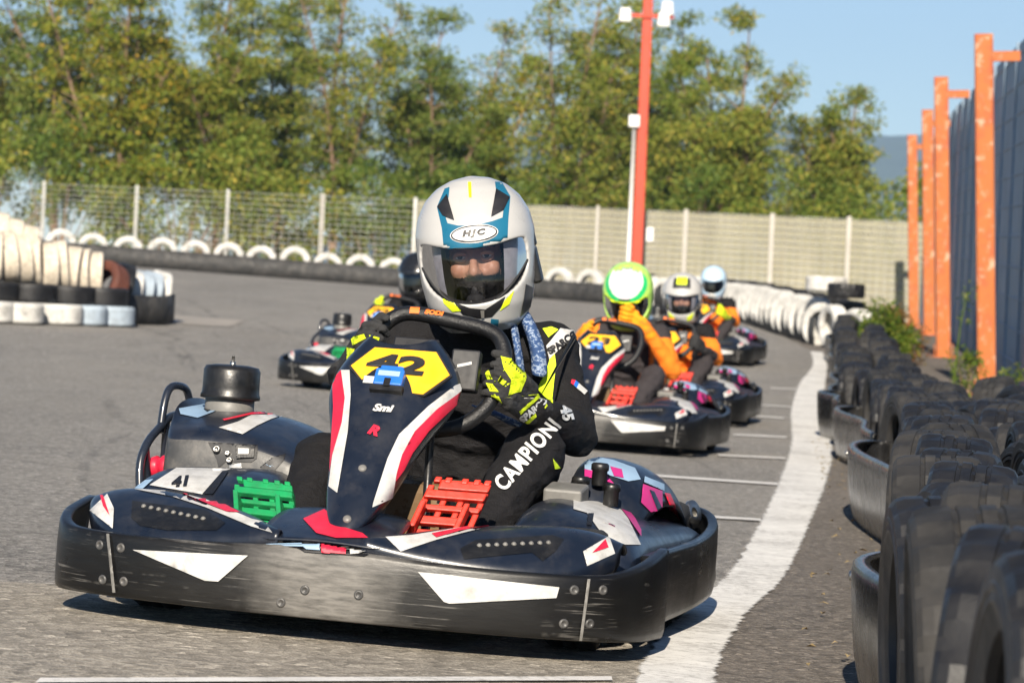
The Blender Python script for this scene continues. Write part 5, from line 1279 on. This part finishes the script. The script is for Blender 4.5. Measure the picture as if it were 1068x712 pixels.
# glove graphics
gl_ = [c for c in D['root'].children if c.name.startswith('glove')]; gL = gl_[0]; tg = bvh(gL)
stick_on(gL, tg, m['glovelime'], 'lime_panel', [(522, 371), (545, 377), (549, 394), (543, 408), (530, 412), (533, 396), (526, 386)], .0012)
for pl in ([(505, 386), (510, 386), (514, 396), (508, 395)], [(507, 399), (514, 400), (520, 409), (511, 408)], [(512, 412), (520, 413), (524, 420), (515, 419)], [(503, 371), (511, 371), (512, 375), (504, 376)]): stick_on(gL, tg, m['glovelime'], 'lime_panel', pl, .0012)
stick_on(gL, tg, m['glovelime'], 'cuff_piping', [(541, 429), (562, 410), (564, 413), (543, 432)], .0012); stick_on(gL, tg, m['glovelime'], 'cuff_piping', [(548, 440), (569, 420), (571, 423), (550, 443)], .0012)
lettering('SPARCO', (556, 427), 7.5, 40, kray, tg, m['purewhite'], gL, .0022, -1, .05, .1, .95)
gR = gl_[1]; tg2 = bvh(gR)
for pl in ([(366, 352), (380, 348), (382, 353), (368, 360)], [(385, 349), (396, 352), (394, 358), (386, 355)], [(362, 362), (370, 364), (368, 378), (362, 376)]): stick_on(gR, tg2, m['glovelime'], 'lime_panel', pl, .0012)
# helmet graphics
Hh = D['helmet']; t_ = bvh(Hh)
def hs(nm, mat, poly, off=.0012): return stick_on(Hh, t_, mat, nm, poly, off)
hs('teal_panel', m['teal'], [(456, 216), (464, 197), (469, 195.5), (468, 206), (462, 218), (467, 233), (478, 235.5), (495, 235), (513, 231), (524, 227), (526, 208), (517, 197), (516, 190), (523, 190), (532, 205), (530, 228), (529, 252), (512, 256), (494, 258), (463, 259), (461, 238)])
hs('air_vent', m['ink'], [(456.5, 216), (466.5, 203), (474, 229.5), (462, 225)], .003); hs('air_vent', m['ink'], [(517, 197.5), (531, 206), (525, 219), (512, 226)], .003)
def oval(cx, cy, a, b2, ang, n=28):
    c, s = math.cos(R(ang)), math.sin(R(ang)); return [(cx + a * math.cos(t) * c + b2 * math.sin(t) * s, cy - a * math.cos(t) * s + b2 * math.sin(t) * c) for t in [2 * math.pi * i / n for i in range(n)]]
for a, b2, mt, of in ((25, 9.6, 'purewhite', .0022), (24, 8.8, 'ink', .003), (22.4, 7.2, 'purewhite', .0038)): hs('logo_oval', m[mt], oval(494.5, 244, a, b2, 6), of)
lettering('HJC', (494.5, 244), 8.2, 6, kray, t_, m['ink'], Hh, .0046, -1, .075, .25, 1.45, spacing=1.34)
hs('yellow_line', m['limegraphic'], [(488, 190), (491.5, 190), (492, 206), (489, 206)])
hs('lime_accent', m['limegraphic'], [(459, 305), (469, 311), (481, 324), (472, 325), (463, 316)]); hs('lime_accent', m['limegraphic'], [(536, 303), (526, 313), (521, 324), (531, 317)])
hs('chin_vent', m['ink'], [(472, 315), (490, 321), (506, 322.5), (527, 309), (523, 319), (513, 330), (500, 332), (483, 328)])
hs('teal_accent', m['teal'], [(512, 332), (520, 333), (519, 345), (511, 344)]); hs('vent_slot', m['grey'], [(501, 323), (505, 323), (505, 331), (502, 331)], .003)
hs('side_graphic', m['navy'], [(548, 296), (556, 300), (553, 320), (542, 331), (546, 311)])
b = MB(); q = HM @ Vector((-.01, .130, -.035)); r3 = HM.to_3x3() @ Matrix.Rotation(R(8), 3, 'X'); b.box(q, (.062, .022, .085), 0, r3); b.box(HM @ Vector((.0, .130, .03)), (.03, .014, .045), 0, r3); b.build('intercom', [m['black']], Hh, bevel=.006)
b = Blob(); b.ell(HM @ Vector((.122, 0, -.096)), (.012, .022, .016), HM.to_3x3()); b.ell(HM @ Vector((.126, 0, -.080)), (.007, .009, .016), HM.to_3x3()); b.build('breath_guard', [m['rubber']], Hh, .004, 2)

# --- the other drivers
def shell_graphic(Dd, items):
    t = bvh(Dd['helmet'])
    for nm, mat, poly, where, off in items: sticker(nm, poly, Dd[where], t, m[mat], Dd['helmet'], off)
M1 = karts[1][0].matrix_world
P1 = dict(POSE); P1['el'] = [(-.98, .33, .43), (-.98, -.255, .42)]; P1['wr'] = [(-.86, .17, .665), (-.745, -.175, .525)]; P1['grip'] = (False, True); P1['free'] = ((-.835, .085, .70), (.1, .1, 1), (.35, -.9, .15), (.9, .3, -.1))
def f1(p):
    if p.z > .30 and p.x < -.80 and (p.y > .165 or p.y < -.12 or (p.x > -1.0 and p.z > .42)) and not (p.y > .1 and p.z > .60 and p.x < -1.0): return 0
    return 3
D1 = driver(M1, P1, 'driver in orange jacket and green white helmet raising an orange gloved hand', [m['suitorange'], m['suitgrey']], f1, [m['gloveorange']], m['shellgreen'], m['darkvisor'], (4, 2, 28), False, .011, .004)
shell_graphic(D1, [('green_band', 'green', oval(0, .098, .112, .074, 0), 'Hp', .002), ('white_crown', 'purewhite', oval(0, .115, .092, .068, 0), 'Hp', .0035), ('yellow_band', 'limegraphic', [(-.115, .035), (-.06, .028), (0, .026), (.06, .028), (.115, .035), (.105, .05), (.05, .036), (0, .033), (-.05, .036), (-.105, .05)], 'Hp', .005), ('black_mark', 'ink', [(-.03, .040), (.03, .042), (.028, .050), (-.03, .047)], 'Hp', .006)])
M2 = karts[2][0].matrix_world
P2 = dict(POSE); P2['sh'] = [(-1.15, .20, .59), (-1.16, -.13, .59)]
def f2(p):
    if p.x < -.9 and p.z > .28: return 3 if (p.y > .17 and p.z < .56) or (abs(p.y) < .12 and p.z < .60) else 0
    return 4
D2 = driver(M2, P2, 'driver in white and black helmet with lime top, black gloves on the wheel', [m['suitblack'], m['suitorange'], m['suitgrey']], f2, [m['gloveblack']], m['shellwhite'], m['visor'], (6, 3, 3), True, .010, .004)
shell_graphic(D2, [('black_panel', 'ink', [(-.062, .075), (-.055, .14), (.055, .14), (.062, .075)], 'Hp', .002), ('lime_panel', 'limegraphic', [(-.035, .10), (-.032, .148), (.032, .148), (.035, .10)], 'Hp', .0035), ('black_side', 'ink', [(.085, -.03), (.125, .0), (.12, -.10), (.095, -.12)], 'Hp', .002), ('black_side', 'ink', [(-.085, -.03), (-.125, .0), (-.12, -.10), (-.095, -.12)], 'Hp', .002), ('lime_accent', 'limegraphic', [(.04, -.12), (.085, -.085), (.075, -.13), (.045, -.145)], 'Hp', .003), ('lime_accent', 'limegraphic', [(-.04, -.12), (-.085, -.085), (-.075, -.13), (-.045, -.145)], 'Hp', .003)])
M3 = karts[3][0].matrix_world
def f3(p):
    if p.x < -.9 and p.z > .25: return 3 if p.z > .57 and abs(p.y) > .09 else 0
    return 4
D3 = driver(M3, POSE, 'farthest driver, in pale blue helmet and orange suit', [m['suitorange'], m['suitblack'], m['suitgrey']], f3, [m['glovelime']], m['shellblue'], m['darkvisor'], (4, 2, 4), False, .013, .004)
shell_graphic(D3, [('white_patch', 'purewhite', [(-.06, .05), (-.03, .11), (.04, .12), (.07, .06), (.03, .04)], 'Hp', .002), ('white_patch', 'purewhite', oval(0, -.125, .05, .025, 0), 'Hp', .002)])
M4 = karts[4][0].matrix_world
P4 = dict(POSE)
D4 = driver(M4, P4, 'driver in black helmet and suit with lime gloves, on the kart behind at left', [m['suitblack'], m['suitblack']], blackfn, [m['glovelime']], m['shellblack'], m['darkvisor'], (-6, 4, 4), False, .012, .004)

# ------------------------------------------------------------------ the air between here and the hills
mb = MB(); mb.box((0, 1850, 150), (4400, 3900, 330), 0)
def air():
    t = NT('pale_air'); v = t.n('ShaderNodeVolumePrincipled'); v.inputs['Color'].default_value = (.48, .70, 1, 1); v.inputs['Density'].default_value = .00022; v.inputs['Anisotropy'].default_value = .0
    o = t.t.nodes['Material Output']
    for l in list(o.inputs[0].links): t.t.links.remove(l)
    t.l(v.outputs[0], o.inputs[1]); return t.mat
hz = mb.build('haze', [air()], None, False, kind='stuff')
